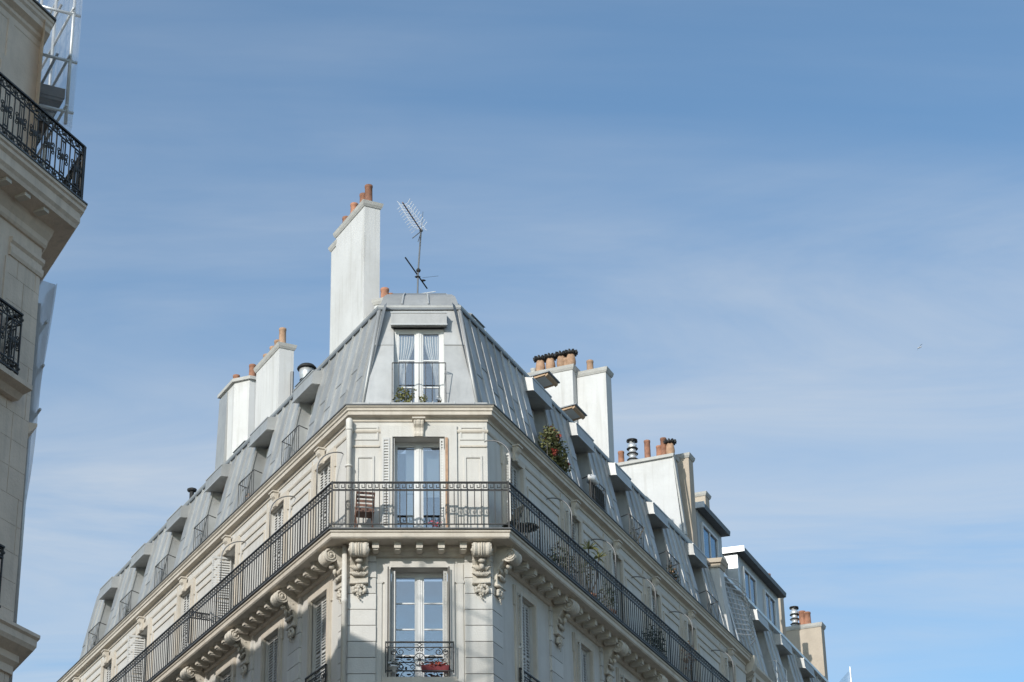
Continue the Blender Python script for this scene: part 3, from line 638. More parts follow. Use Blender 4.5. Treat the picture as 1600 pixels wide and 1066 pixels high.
for side,uend in (('L',LEN_L-.6),('R',LEN_R-.05)):
    cur=hipu(ZB1)+.02
    # first triangular panel beside the hip
    panel(side,hipu(ZB0)+.01,cur,ZB0,ZB1,seam=False,top_u=(cur-.01,cur))
    for d in DORM[side]:
        fill(side,cur,d-NW,ZB0,ZB1); panel(side,d-NW,d+NW,25.12,ZB1,h0=.004); cur=d+NW
    fill(side,cur,uend,ZB0,ZB1)
    # upper slope sheets and ridge roll
    u=0.95; Fm=None
    while u<uend-.2:
        mb=MB(); v=min(u+.62,uend); h=.012
        q=[P(side,u,OB1+.02,ZB1+.03),P(side,v,OB1+.02,ZB1+.03),P(side,v,-1.42,25.98),P(side,u,-1.42,25.98)]
        mb.hexa([p-Vector((0,0,.03)) for p in q]+[p+Vector((0,0,h)) for p in q])
        mb.hexa([P(side,u-.02,OB1+.04,ZB1+.03),P(side,u+.02,OB1+.04,ZB1+.03),P(side,u+.02,-1.42,25.98),P(side,u-.02,-1.42,25.98),P(side,u-.015,OB1+.04,ZB1+.085),P(side,u+.015,OB1+.04,ZB1+.085),P(side,u+.015,-1.42,26.04),P(side,u-.015,-1.42,26.04)])
        ob('zinc_panel',mb,zinc,ROOF); u=v
ob('ridge_flashing',sweep([(OB1+.09,ZB1-.05),(OB1+.10,ZB1+.00),(OB1+.05,ZB1+.05),(OB1-.02,ZB1+.05),(OB1-.02,ZB1-.02),(OB1+.04,ZB1-.06)],uLe=LEN_L-1.1),zinc,ROOF)
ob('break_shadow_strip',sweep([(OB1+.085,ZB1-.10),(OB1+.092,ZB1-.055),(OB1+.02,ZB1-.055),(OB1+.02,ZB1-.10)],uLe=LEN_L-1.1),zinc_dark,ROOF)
def chms(side,u,z,h=0): return chs(u,z,h)
for s in (-1,1):
    cf=CLp if s<0 else CRp
    for z0,z1,h0 in ((ZB0,24.28,0.0),(24.25,ZB1,.008)):
        e0,e1=cf(mo(z0),0).x,cf(mo(z1),0).x; n=s*CN-.02
        lo=(e0,n) if s<0 else (n,e0); hi=(e1,n) if s<0 else (n,e1)
        panel('C',lo[0],lo[1],z0,z1,seam=False,h0=h0,top_u=hi,ms=chms)
    # hip covers
    p0,p1=cf(OB0+.02,ZB0),cf(OB1+.03,ZB1-.06)
    ob('hip_flashing',MB().tube([p0,p1],.042,8),zinc,ROOF,smooth=True)
panel('C',-CN-.02,CN-.02,25.1,ZB1,seam=False,h0=.004,ms=chms)
for x0,x1 in ((-.95,-.42),(-.42,.22),(.22,.95)):
    h=.0; pts=[]
    rings=[]
    for x in (x0+.01,x1-.01):
        rings.append([Vector((x*m_,-o,z)) for m_,o,z in [(1,OB1+.02,ZB1+.05),(.97,-1.04,25.62),(.92,-1.18,25.82),(.84,-1.42,26.0),(.84,-1.42,25.9),(1,-1.0,25.4)]])
    ob('zinc_panel',MB().loft(rings),zinc,ROOF)
for x in (-.42,.22): ob('standing_seam',MB().tube([(x,-OB1-.04,ZB1+.07),(x*.97,1.02,25.64),(x*.92,1.16,25.85),(x*.84,1.42,26.03)],.022,6),zinc_light,ROOF)
# --- dormers
def dormer_geo(hwid,hood_w,z_h0,z_h1,side,u,ms_o):
    pass
WO=1.18
def guard_rail(w,z1=1.05,dep=0.24,n=9):
    mb=MB(); a=w/2; r=.011
    mb.tube([(-a,dep,z1-.06),(-a,.0,z1),(a,.0,z1),(a,dep,z1-.06)],.014,6)
    mb.tube([(-a,.0,.10),(a,.0,.10)],.010,5); mb.tube([(-a,dep*.8,z1*.42),(-a,0,z1*.5)],.009,5); mb.tube([(a,dep*.8,z1*.42),(a,0,z1*.5)],.009,5)
    for i in range(n): x=-a+2*a*i/(n-1); mb.tube([(x,0,0),(x,0,z1)],r if i in(0,n-1) else .008,5)
    return mb
def dormer(side,u,z_h0=24.77,z_h1=25.13,hf=-0.59,chamfer=False,bld=None,rail=True):
    F=FR[side]; x=SX(side,u) if side!='C' else u; nw=NW if side!='C' else CN; WO=1.18 if side!='C' else 0.92
    f=lambda o:-o
    # niche: cheeks, floor and side linings (local x about 0)
    mb=MB()
    for s in (-1,1):
        poly=[(mo(ZB0)+.01,ZB0),(-WO-.1,ZB0),(-WO-.1,HZ+.14),(mo(HZ+.14)+.01,HZ+.14)]
        mb.prism(poly,lambda p:(s*nw,f(p[0]),p[1]),lambda p:(s*(nw+.03),f(p[0]),p[1]))
    mb.box(-nw,nw,f(OB0),WO+.1,ZB0-.02,ZB0+.05)
    D=ob('dormer',mb,zinc,bld or B,F@T(x,0,0))
    hw=nw+.07
    hood=MB()
    hood.hexa([(-hw,f(hf),z_h0),(hw,f(hf),z_h0),(hw,WO+.05,z_h0+.06),(-hw,WO+.05,z_h0+.06),(-hw,f(hf)+.03,z_h1),(hw,f(hf)+.03,z_h1),(hw,-OB1+.05,z_h1+.10),(-hw,-OB1+.05,z_h1+.10)])
    sub('hood',hood,zinc,D)
    sub('hood_edge',MB().box(-hw-.012,hw+.012,f(hf)-.012,f(hf)+.012,z_h0-.012,z_h0+.022).box(-hw-.01,hw+.01,f(hf)+.012,f(hf)+.04,z_h1-.02,z_h1+.015),zinc_light,D)
    ww=2*nw-.004; hh=z_h0-ZB0-.07
    fm=cached(('dsash',ww,round(hh,2)),lambda:sash_mesh(ww,hh,3,ft=.07).mesh('window_frame',paint))
    sub('window_frame',fm,None,D,T(0,WO-.1,ZB0+.06))
    for (a,b,c,d) in pane_rects(ww,hh,3,ft=.07):
        pm=cached(('pane',round(b-a,3),round(d-c,3)),lambda:MB().box(-(b-a)/2,(b-a)/2,0,0.005,-(d-c)/2,(d-c)/2).mesh('pane',glass))
        sub('pane',pm,None,D,T((a+b)/2,WO-.1+.035,ZB0+.06+(c+d)/2)@RZ(random.uniform(-.006,.006)))
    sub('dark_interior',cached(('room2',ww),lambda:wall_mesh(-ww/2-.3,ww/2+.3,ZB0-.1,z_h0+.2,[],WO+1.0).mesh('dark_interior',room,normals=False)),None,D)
    gr=1.12 if not chamfer else 1.26
    if rail: sub('guard_rail',cached(('gr',gr),lambda:guard_rail(gr,1.28 if not chamfer else 1.25).mesh('guard_rail',iron)),None,D,T(0,.30 if not chamfer else .24,ZB0+.02))
    return D
DD={}
for side in 'LR':
    for i,u in enumerate(DORM[side]): DD[side,i]=dormer(side,u)
DC=dormer('C',-0.02,24.74,25.08,-0.58,True); DD['C',0]=DC
curtain(DC,-.50,-.09,23.2,24.55,0.872,curtain_mat,0.55); curtain(DC,.48,.10,22.9,24.55,0.872,curtain_mat,0.75)
sub('blind_or_reflection',MB().box(-.30,.30,0,.01,0,.16),orange,DD['L',2],T(0,WO-.16,24.7))
# --- open roof windows on the upper slope
def roof_window(side,u,o,z,w,h,tilt,dark):
    F=FR[side]@T(SX(side,u),-o,z)
    fr=MB().box(-w/2,w/2,-.06,.06,0,.05)
    s=ob('roof_window',MB().box(-w/2,-w/2+.09,0,h,-.05,.03).box(w/2-.09,w/2,0,h,-.05,.03).box(-w/2+.09,w/2-.09,0,.09,-.05,.03).box(-w/2+.09,w/2-.09,h-.09,h,-.05,.03),wood_cream if not dark else zinc_dark,B,F@Matrix.Rotation(tilt,4,'X'))
    sub('pane',MB().box(-w/2+.09,w/2-.09,.09,h-.09,-.02,-.01),pale_pane_mat if not dark else glass,s)
    sub('sash_cover',MB().box(-w/2-.02,w/2+.02,-.02,h,.032,.05),zinc_dark,s)
    return s
def open_sash(u0,u1,o0,o1,z):
    q=lambda u,o,zz:P('R',u,o,zz); w=.07
    def slab(ua,ub,oa,ob_,za,zb): return MB().hexa([q(ua,oa,za),q(ub,oa,za),q(ub,ob_,za-.05),q(ua,ob_,za-.05),q(ua,oa,zb),q(ub,oa,zb),q(ub,ob_,zb-.05),q(ua,ob_,zb-.05)])
    s=ob('roof_window',slab(u0,u1,o0,o0-w,z-.06,z),wood_cream,B)
    ob('sash_rail',slab(u0,u1,o1+w,o1,z-.055,z-.0),wood_cream,s)
    for a,b in ((u0,u0+w),(u1-w,u1)): ob('sash_stile',slab(a,b,o0-w-.002,o1+w+.002,z-.058,z-.004),wood_cream,s)
    ob('pane',slab(u0+w,u1-w,o0-w,o1+w,z-.04,z-.03),pale_pane_mat,s)
    ob('sash_cover',slab(u0-.04,u1+.04,o0+.05,o1-.04,z+.004,z+.035),zinc_dark,s)
    ob('upstand',MB().hexa([q(u0,o1+.08,25.8),q(u1,o1+.08,25.8),q(u1,o1-.1,25.8),q(u0,o1-.1,25.8),q(u0,o1+.03,z-.1),q(u1,o1+.03,z-.1),q(u1,o1-.1,z-.1),q(u0,o1-.1,z-.1)]),zinc,s)
open_sash(6.81,7.55,-1.10,-1.62,26.40); open_sash(8.80,9.60,-1.10,-1.62,26.27)
roof_window('R',2.55,-1.30,25.98,.8,.6,R(24),True)
roof_window('L',6.35,-1.30,26.02,1.1,.8,R(14),True); roof_window('L',11.15,-1.30,25.95,.9,.7,R(14),True)
ob('roof_vent',MB().hexa([P('R',9.4,-1.3,25.8),P('R',9.8,-1.3,25.8),P('R',9.8,-1.7,25.9),P('R',9.4,-1.7,25.9),P('R',9.55,-1.45,26.2),P('R',9.65,-1.45,26.2),P('R',9.65,-1.6,26.2),P('R',9.55,-1.6,26.2)]),zinc,B)
# --- chimneys
def stack(side,u0,u1,o0,o1,z0,z1,m,name='chimney',cap=0.09,ov=0.05,parent=None,topf=None):
    """o0 outer, o1 inner"""
    c=ob(name,MB().hexa([P(side,u0,o0,z0),P(side,u1,o0,z0),P(side,u1,o1,z0),P(side,u0,o1,z0),P(side,u0,o0,z1),P(side,u1,o0,z1),P(side,u1,o1,z1),P(side,u0,o1,z1)]),m,parent or B)
    a=ov; q=lambda uu,oo,zz:P(side,uu,oo,zz)
    ob('cap',MB().hexa([q(u0-a,o0+a,z1),q(u1+a,o0+a,z1),q(u1+a,o1-a,z1),q(u0-a,o1-a,z1),q(u0-a-.02,o0+a+.02,z1+cap),q(u1+a+.02,o0+a+.02,z1+cap),q(u1+a+.02,o1-a-.02,z1+cap),q(u0-a-.02,o1-a-.02,z1+cap)]).hexa([q(u0-.02,o0+.02,z1-.06),q(u1+.02,o0+.02,z1-.06),q(u1+.02,o1-.02,z1-.06),q(u0-.02,o1-.02,z1-.06),q(u0-a,o0+a,z1-.0015),q(u1+a,o0+a,z1-.0015),q(u1+a,o1-a,z1-.0015),q(u0-a,o1-a,z1-.0015)]),cap_mat,c)
    return c
big=stack('L',2.42,4.27,-1.30,-1.74,25.3,29.33,plaster); ztop=29.42
for u,h in ((2.62,.60),(2.95,.52),(3.55,.55),(4.08,.42)): p=P('L',u,-1.5,ztop); ob('chimney_pot',POT(h,.115),None,big,T(*p))
big2=stack('L',4.28,4.66,-1.33,-1.72,25.3,29.12,plaster,cap=.07)
c2=stack('L',8.19,9.96,-1.30,-1.73,25.3,27.87,plaster)
for u,h,pm in ((8.5,.62,1),(8.85,.40,1),(9.2,.36,1),(9.7,.34,1)): p=P('L',u,-1.5,27.96); ob('chimney_pot',POTP(h,.115),None,c2,T(*p))
ob('flue_pipe',MB().tube([P('L',8.1,-1.66,26.2),P('L',8.1,-1.66,27.1)],.05,8),grey_metal,c2)
c3=ob('chimney',MB().prism([P('L',11.36,-1.62,0),P('L',11.36,-1.98,0),P('L',12.9,-1.98,0),P('L',12.9,-1.30,0),P('L',11.75,-1.30,0)],lambda p:(p.x,p.y,25.3),lambda p:(p.x,p.y,28.28)),plaster,B)
ob('cap',MB().prism([P('L',11.28,-1.60,0),P('L',11.28,-2.05,0),P('L',12.98,-2.05,0),P('L',12.98,-1.22,0),P('L',11.72,-1.22,0)],lambda p:(p.x,p.y,28.28),lambda p:(p.x,p.y,28.38)),cap_mat,c3)
ob('zinc_cladding',MB().hexa([P('L',12.2,-1.29,25.3),P('L',12.93,-1.29,25.3),P('L',12.93,-1.2,25.3),P('L',12.2,-1.2,25.3),P('L',12.25,-1.30,28.2),P('L',12.92,-1.30,28.2),P('L',12.92,-1.27,28.2),P('L',12.25,-1.27,28.2)]),zinc,c3)
for u,o,h in ((11.5,-1.75,.45),(11.62,-1.95,.5),(12.3,-1.55,.42),(12.55,-1.6,.40)): p=P('L',u,o,28.38); ob('chimney_pot',POT(h,.115),None,c3,T(*p))
ob('roof_vent',MB().lathe([(.07,-.4),(.07,.05),(.14,.07),(.15,.13),(.04,.18)],10),cowl_mat,B,T(*P('L',15.47,-1.4,26.2)))
fl=ob('roof_vent',MB().lathe([(0.14,0),(0.14,.5),(0.17,.52),(0.17,.56),(.13,.6),(.19,.72),(.21,.95),(.1,1.0)],14),galv,B,T(*P('L',7.25,-1.75,25.85)),True)
sub('vent_hat',MB().lathe([(.27,.97),(.27,1.0),(.2,1.08),(.02,1.1)],14),cowl_mat,fl,smooth=True)
sub('vent_collar',MB().lathe([(.18,.60),(.20,.64),(.1,.65)],14),cowl_mat,fl,smooth=True)
# low rear chimney with pots descending behind the summit
cb=stack('R',0.95,3.2,-3.0,-3.4,25.4,26.22,plaster,cap=.08)
for i,u in enumerate((1.12,1.45,1.75,2.1,2.45)): p=P('R',u,-3.2,26.30); ob('chimney_pot',POT(.36,.12),None,cb,T(*p))
# right wing: cross walls with flues
r1=stack('R',11.75,12.2,-1.20,-2.11,25.2,28.66,plaster); r1b=stack('R',11.45,11.95,-2.12,-3.75,25.2,28.80,plaster)
p=P('R',11.95,-1.75,28.74); ob('chimney_pot',POTP(.42,.115),None,r1,T(*p))
for o in (-2.25,-2.55,-2.9,-3.22): add_cowl(r1b,P('R',11.7,o,28.89)) if o>-3.3 else None
p=P('R',11.7,-2.40,28.89); ob('chimney_pot',POTP(.36,.12),None,r1b,T(*p))
p=P('R',11.7,-3.45,28.89); ob('chimney_pot',cached('smallpot',lambda:chimney_pot(.25,.1).mesh('chimney_pot',cap_mat)),None,r1b,T(*p))
ll=stack('R',10.6,11.0,-2.9,-3.35,25.5,27.75,plaster,cap=.08); p=P('R',10.8,-3.1,27.83); ob('chimney_pot',POT(.42,.115),None,ll,T(*p))
r2=ob('chimney',MB().prism([(-1.2,25.3),(-1.46,28.6),(-3.6,28.6),(-3.6,25.3)],lambda p:P('R',18.5,p[0],p[1]),lambda p:P('R',18.95,p[0],p[1])),plaster,B)
ob('cap',MB().prism([(-1.40,28.6),(-3.65,28.6),(-3.65,28.7),(-1.38,28.7)],lambda p:P('R',18.42,p[0],p[1]),lambda p:P('R',19.03,p[0],p[1])),cap_mat,r2)
for o,h in ((-3.25,.5),(-2.35,.72),(-1.95,.45),(-2.75,.0)):
    p=P('R',18.72,o+.0,28.7)
    if h: ob('chimney_pot',POT(h,.115),None,r2,T(*p))
p=P('R',18.72,-1.58,28.7); add_cowl(r2,p)
p=P('R',18.72,-1.80,28.7); ob('chimney_pot',POT(.70,.115),None,r2,T(*p))
add_stack(r2,P('R',18.72,-2.86,28.7))
ob('drain_strip',MB().prism([(-1.19,25.9),(-1.45,28.6),(-1.40,28.6),(-1.13,25.9)],lambda p:P('R',18.46,p[0],p[1]),lambda p:P('R',18.62,p[0],p[1])),cap_mat,r2)
r3=stack('R',19.4,19.85,-1.20,-1.62,25.3,28.95,beige,cap=.09)
# zinc verge running along the right ridge past the firewall
ob('ridge_verge',seg('R',[(-1.30,25.75),(-0.98,25.50),(-0.96,25.62),(-1.28,25.98),(-1.45,25.98)],15.2,LEN_R+.2),plaster,B)
# party parapet at the end of the right mansard
par=ob('parapet',MB().prism([(-.10,22.25),(-.40,23.1),(-.55,24.5),(-.60,25.35),(-.98,25.40),(-.98,24.2),(-.60,22.3)],lambda p:P('R',20.05,p[0],p[1]),lambda p:P('R',20.5,p[0],p[1])),plaster,B)
ob('cap',MB().prism([(-.50,25.36),(-1.05,25.41),(-1.05,25.55),(-.44,25.50)],lambda p:P('R',19.93,p[0],p[1]),lambda p:P('R',20.62,p[0],p[1])).prism([(-.56,25.22),(-1.0,25.26),(-1.05,25.408),(-.52,25.359)],lambda p:P('R',20.0,p[0],p[1]),lambda p:P('R',20.55,p[0],p[1])),beige,par)
# ------------------------------------------------------------------ neighbour along the right street
NB=thing('terraced_building','stone terraced house with zinc mansard and boxy attic dormers beyond the white parapet','building',P('R',28,0,0))
U0,U1=20.55,37.0
ops=[]
for u in (22.2,25.0,27.8,30.6,33.4): ops.append((u-.5,u+.5,18.9,21.4,.3)); ops.append((u-.5,u+.5,15.6,18.0,.3))
wall('wall',wall_mesh(U0,U1,0,21.9,ops,.05),stone,NB,FR['R'])
for u in (22.2,25.0,27.8,30.6,33.4): french_window(NB,FR['R']@T(u,.30,18.9),1.0,2.5,3)
ob('cornice',seg('R',[(-.1,21.55),(.0,21.55),(.05,21.65),(.14,21.7),(.14,21.85),(.24,21.95),(.24,22.02),(-.5,22.12)],U0+.02,U1),stone_trim,NB)
ob('cornice_end',seg('R',[(-.05,21.6),(.2,21.75),(.3,21.95),(.3,22.22),(-.05,22.22)],20.22,20.5),stone_trim,NB)
ob('downpipe',MB().tube([P('R',20.75,.08,14),P('R',20.75,.08,21.8)],.07,10),pipe_mat,NB,smooth=True)
ND=[24.85,27.7,30.6]
bmN=MB()
cur=U0
for d in ND+[None]:
    a=(d-NW) if d else U1
    bmN.add([MS('R',cur,ZB0-.2,-.03),MS('R',a,ZB0-.2,-.03),MS('R',a,ZB1,-.03),MS('R',cur,ZB1,-.03)],[(0,1,2,3)])
    if d: bmN.add([MS('R',d-NW,HZ,-.03),MS('R',d+NW,HZ,-.03),MS('R',d+NW,ZB1,-.03),MS('R',d-NW,ZB1,-.03)],[(0,1,2,3)]); cur=d+NW
bmN.add([P('R',U0,OB1,ZB1),P('R',U1,OB1,ZB1),P('R',U1,-6.5,26.6),P('R',U0,-6.5,26.6)],[(0,1,2,3)])
NROOF=ob('roof',bmN.mesh('roof',zinc_dark,normals=False),None,NB)
_R=ROOF; ROOF=NROOF
cur=U0
for d in ND:
    fill('R',cur,d-NW,ZB0-.2,ZB1); panel('R',d-NW,d+NW,25.12,ZB1,h0=.004); cur=d+NW
fill('R',cur,U1,ZB0-.2,ZB1)
ob('ridge_flashing',seg('R',[(OB1+.16,ZB1-.03),(OB1+.17,ZB1+.05),(OB1+.05,ZB1+.22),(OB1-.15,ZB1+.24),(OB1-.1,ZB1-.05)],U0+.1,U1),galv,NROOF)
ROOF=_R
for i,u in enumerate(ND): dormer('R',u,bld=NB,rail=False)
for i,u in enumerate(ND): ob('balcony_rail',MB().tube([(-.6,0,0),(-.6,-.25,0),(-.6,-.25,1.0),(.6,-.25,1.0),(.6,-.25,0)],.014,6).tube([(-.6,0,1.0),(-.6,-.25,1.0)],.012,5),galv if i==0 else iron,NB,FR['R']@T(u,.35,22.3))
# attic boxes set back on the roof
def attic(u0,u1,o,z0,z1,wins,side_mat):
    a=ob('attic_dormer',MB().hexa([P('R',u0,o,z0),P('R',u1,o,z0),P('R',u1,o-2.5,z0),P('R',u0,o-2.5,z0),P('R',u0,o,z1),P('R',u1,o,z1),P('R',u1,o-2.5,z1+.1),P('R',u0,o-2.5,z1+.1)]),zinc,NB)
    ob('flat_roof',MB().hexa([P('R',u0-.12,o+.28,z1),P('R',u1+.1,o+.28,z1),P('R',u1+.1,o-2.5,z1+.1),P('R',u0-.12,o-2.5,z1+.1),P('R',u0-.12,o+.30,z1+.16),P('R',u1+.1,o+.30,z1+.16),P('R',u1+.1,o-2.5,z1+.26),P('R',u0-.12,o-2.5,z1+.26)]),gutter_mat,a)
    ob('roof_edge',MB().hexa([P('R',u0-.16,o+.32,z1-.02),P('R',u0-.10,o+.32,z1-.02),P('R',u0-.10,o-1,z1+.02),P('R',u0-.16,o-1,z1+.02),P('R',u0-.16,o+.32,z1+.18),P('R',u0-.10,o+.32,z1+.18),P('R',u0-.10,o-1,z1+.24),P('R',u0-.16,o-1,z1+.24)]),galv,a)
    ob('corner_post',MB().hexa([P('R',u0-.02,o+.02,z0),P('R',u0+.10,o+.02,z0),P('R',u0+.10,o-.9,z0),P('R',u0-.02,o-.9,z0),P('R',u0-.02,o+.02,z1-.01),P('R',u0+.10,o+.02,z1-.01),P('R',u0+.10,o-.9,z1-.01),P('R',u0-.02,o-.9,z1-.01)]),side_mat,a)
    for (a0,a1,b0,b1) in wins:
        ob('window_frame',MB().box(a0-.08,a0,-.07,.0,b0-.08,b1+.08).box(a1,a1+.08,-.07,.0,b0-.08,b1+.08).box(a0,a1,-.07,0,b1,b1+.08).box(a0,a1,-.07,0,b0-.08,b0).box((a0+a1)/2-.03,(a0+a1)/2+.03,-.05,0,b0,b1),paint,a,FR['R']@T(0,-o,0))
        for q0,q1 in ((a0,(a0+a1)/2-.03),((a0+a1)/2+.03,a1)): ob('pane',MB().box(q0,q1,-.02,-.012,b0,b1),glass,a,FR['R']@T(0,-o,0))
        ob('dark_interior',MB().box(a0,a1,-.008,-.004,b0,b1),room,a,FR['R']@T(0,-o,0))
    return a
attic(21.3,24.0,-1.62,26.0,27.85,[(21.75,23.3,26.2,27.45)],zinc)
attic(25.75,30.8,-1.62,26.0,27.85,[(26.35,27.7,26.1,27.45),(28.9,30.1,26.1,27.45)],galv)
ob('zinc_link',MB().hexa([P('R',24.0,-2.0,26),P('R',25.7,-2.0,26),P('R',25.7,-3,26),P('R',24.0,-3,26),P('R',24.0,-2.0,27.7),P('R',25.7,-2.0,27.7),P('R',25.7,-3,27.7),P('R',24.0,-3,27.7)]),zinc,NB)
stack('R',24.5,24.95,-2.25,-3.2,26,29.72,beige,cap=.08,parent=NB)
k1=stack('R',33.3,33.8,-2.2,-2.7,26,28.95,beige,cap=.08,parent=NB); p=P('R',31.5,-2.15,28.55)
k0=stack('R',31.4,31.7,-2.0,-2.3,26,28.5,beige,cap=.05,parent=NB); ob('chimney_pot',POT(.55,.13),None,k0,T(*P('R',31.55,-2.15,28.55)))
kf=stack('R',35.25,35.7,-1.2,-2.85,25,28.12,beige,cap=.10,parent=NB)
ob('chimney_pot',POT(.62,.15),None,kf,T(*P('R',35.45,-1.95,28.22))); ob('chimney_pot',POT(.55,.15),None,kf,T(*P('R',35.45,-1.75,28.22))); add_stack(kf,P('R',35.45,-2.25,28.22))
# wire cage over the end of the neighbour's roof
cg=ob('wire_cage',MB().tube([MS('R',20.75,22.6,.12),MS('R',20.75,25.3,.12)],.02,6).tube([MS('R',20.9,22.6,.10),MS('R',20.9,25.3,.10)],.02,6).tube([MS('R',22.9,23.7,.25),MS('R',22.9,24.6,.30),MS('R',22.3,25.2,.35)],.016,6),galv,NB)
for k in range(12):
    z=23.15+.185*k; w=1.3+0.9*min(1,k/6)
    sub('cage_rung',MB().tube([MS('R',20.75,z,.13),MS('R',20.75+w*.4,z+.02,.42),MS('R',20.75+w*.8,z+.01,.42),MS('R',20.75+w,z,.2)],.019,5),galv,cg)
for k in range(5): sub('cage_spike',MB().tube([MS('R',21.0+.5*k,25.3,.05),MS('R',21.1+.5*k,25.85,-.05)],.008,4),galv,cg)
# ------------------------------------------------------------------ building on the left edge of the picture
W2=Vector((-6.246,-15.372,0))+uR*0.38; nRet=Vector((math.cos(AL),math.sin(AL),0)); FLB=frame(W2,uR)
def Lf(u,o,z): return W2+uR*u+nR*o+Vector((0,0,z))
def Lc(o,z): return W2+Vector((1.105*o,0,z))
def Lr(r,o,z): return W2+uL*r+nRet*o+Vector((0,0,z))
LB=thing('stone_apartment_building','shaded cream stone apartment building with ornate iron balconies at the left edge','building',(W2.x-3,W2.y-5,0))
def lsweep(pr,u0=-16,r1=5.0): return MB().loft([[Lf(u0,o,z) for o,z in pr],[Lc(o,z) for o,z in pr],[Lr(r1,o,z) for o,z in pr]])
ops=[]
for u in (-1.75,-4.5,-7.2):
    ops+=[(u-.55,u+.55,18.95,21.0,.3),(u-.55,u+.55,15.45,17.6,.3),(u-.55,u+.55,11.8,14.4,.3)]
wall('wall',wall_mesh(-16,0,0,18.9,[o for o in ops if o[2]<18]),old_stone,LB,FLB)
wall('wall',wall_mesh(-16,-.128,18.9,22.3,[o for o in ops if o[2]>18],.27),old_stone,LB,FLB)
wall('wall',MB().add([Lr(-.128,-.27,18.9),Lr(5,-.27,18.9),Lr(5,-.27,22.3),Lr(-.128,-.27,22.3)],[(0,1,2,3)]),old_stone,LB,I4)
for u in (-1.75,-4.5,-7.2):
    for z0,h in ((18.95,2.05),(15.45,2.15),(11.8,2.6)): french_window(LB,FLB@T(u,.28 if z0<18 else .5,z0),1.1,h,3)
    for z0,h in ((18.95,2.05),(15.45,2.15)): ob('window_surround',surround(1.1,h,.14,.05,.03),old_stone,LB,FLB@T(u,0 if z0<18 else .27,z0))
wall('wall',MB().add([Lr(0,0,0),Lr(5,0,0),Lr(5,0,18.9),Lr(0,0,18.9)],[(0,1,2,3)]),old_stone,LB,I4)
ob('cornice',lsweep([(-0.45,21.82),(-0.30,21.82),(-0.26,21.87),(-0.26,21.98),(-0.22,22.02),(-0.22,22.08),(-0.13,22.14),(-0.13,22.24),(-0.10,22.28),(-0.10,22.34),(-0.08,22.36),(-0.08,22.41),(-0.45,22.42)]),old_stone,LB)
ob('gutter',lsweep([(-.5,22.422),(-.05,22.42),(-.05,22.45),(-.5,22.5)]),gutter_mat,LB)
ob('roof',MB().add([Lf(-16,-.2,22.46),Lc(-.2,22.46),Lr(5,-.2,22.46),Lr(5,-4,23.1),Lf(-16,-5,23.1)],[(0,1,2,3,4)]).mesh('roof',zinc_dark,normals=False),None,LB)
slb=ob('balcony_slab',lsweep([(-.2,18.08),(.04,18.08),(.07,18.12),(.07,18.22),(.13,18.30),(.16,18.40),(.46,18.44),(.48,18.50),(.52,18.55),(.52,18.70),(.57,18.74),(.57,18.80),(.60,18.82),(.60,18.87),(-.2,18.93)]),old_stone,LB)
mdl=MB().box(-.07,.07,-.42,-.22,18.37,18.43).mesh('modillion',stone_trim)
for k in range(14): ob('modillion',mdl,None,slb,FLB@T(-.55-.5*k+.02,0,0))
ob('slab_flashing',lsweep([(-.1,18.932),(.58,18.875),(.615,18.875),(.615,18.90),(.5,18.93),(-.1,18.95)]),gutter_mat,LB)
ob('wall_band',lsweep([(-.05,17.55),(.03,17.55),(.05,17.60),(.05,17.68),(.02,17.70),(.02,17.76),(.06,17.80),(.06,17.86),(-.05,17.88)],u0=-.85,r1=.3),old_stone,LB)
ob('pilaster',MB().box(-.92,-.84,-.02,.02,10,17.5),old_stone,LB,FLB)
ob('pilaster_panel',MB().box(-.07,.07,-.02,.02,18.95,21.9),old_stone,LB,FLB@T(-.95,.27,0))
z=10.2
while z<17.4:
    for (a,b) in ((-.83,-.42),(-.41,0)) if int(z*10)%2 else ((-.83,-.6),(-.59,-.12),(-.11,0)):
        ob('stone_block',MB().box(a+.003,b-.003,-.009,.01,z+.003,z+.437),old_stone,LB,FLB)
    z+=.44
for z0 in (15.30,):
    b2=ob('balcony_slab',MB().loft([[Lf(u,o,z) for o,z in [(0,z0-.10),(.12,z0-.10),(.2,z0-.02),(.36,z0+.02),(.36,z0+.10),(0,z0+.13)]] for u in (-3,-.45)]),old_stone,LB)
ob('return_ledge',MB().loft([[Lr(r,o,z) for o,z in [(0,14.85),(.14,15.0),(.14,15.05),(0,15.05)]] for r in (-.0,.6)]),old_stone,LB)
ob('string_cornice',lsweep([(-.1,11.0),(.05,11.0),(.05,11.12),(.12,11.18),(.12,11.28),(.3,11.36),(.34,11.42),(.34,11.52),(.38,11.55),(.38,11.60),(-.1,11.68)]),old_stone,LB)
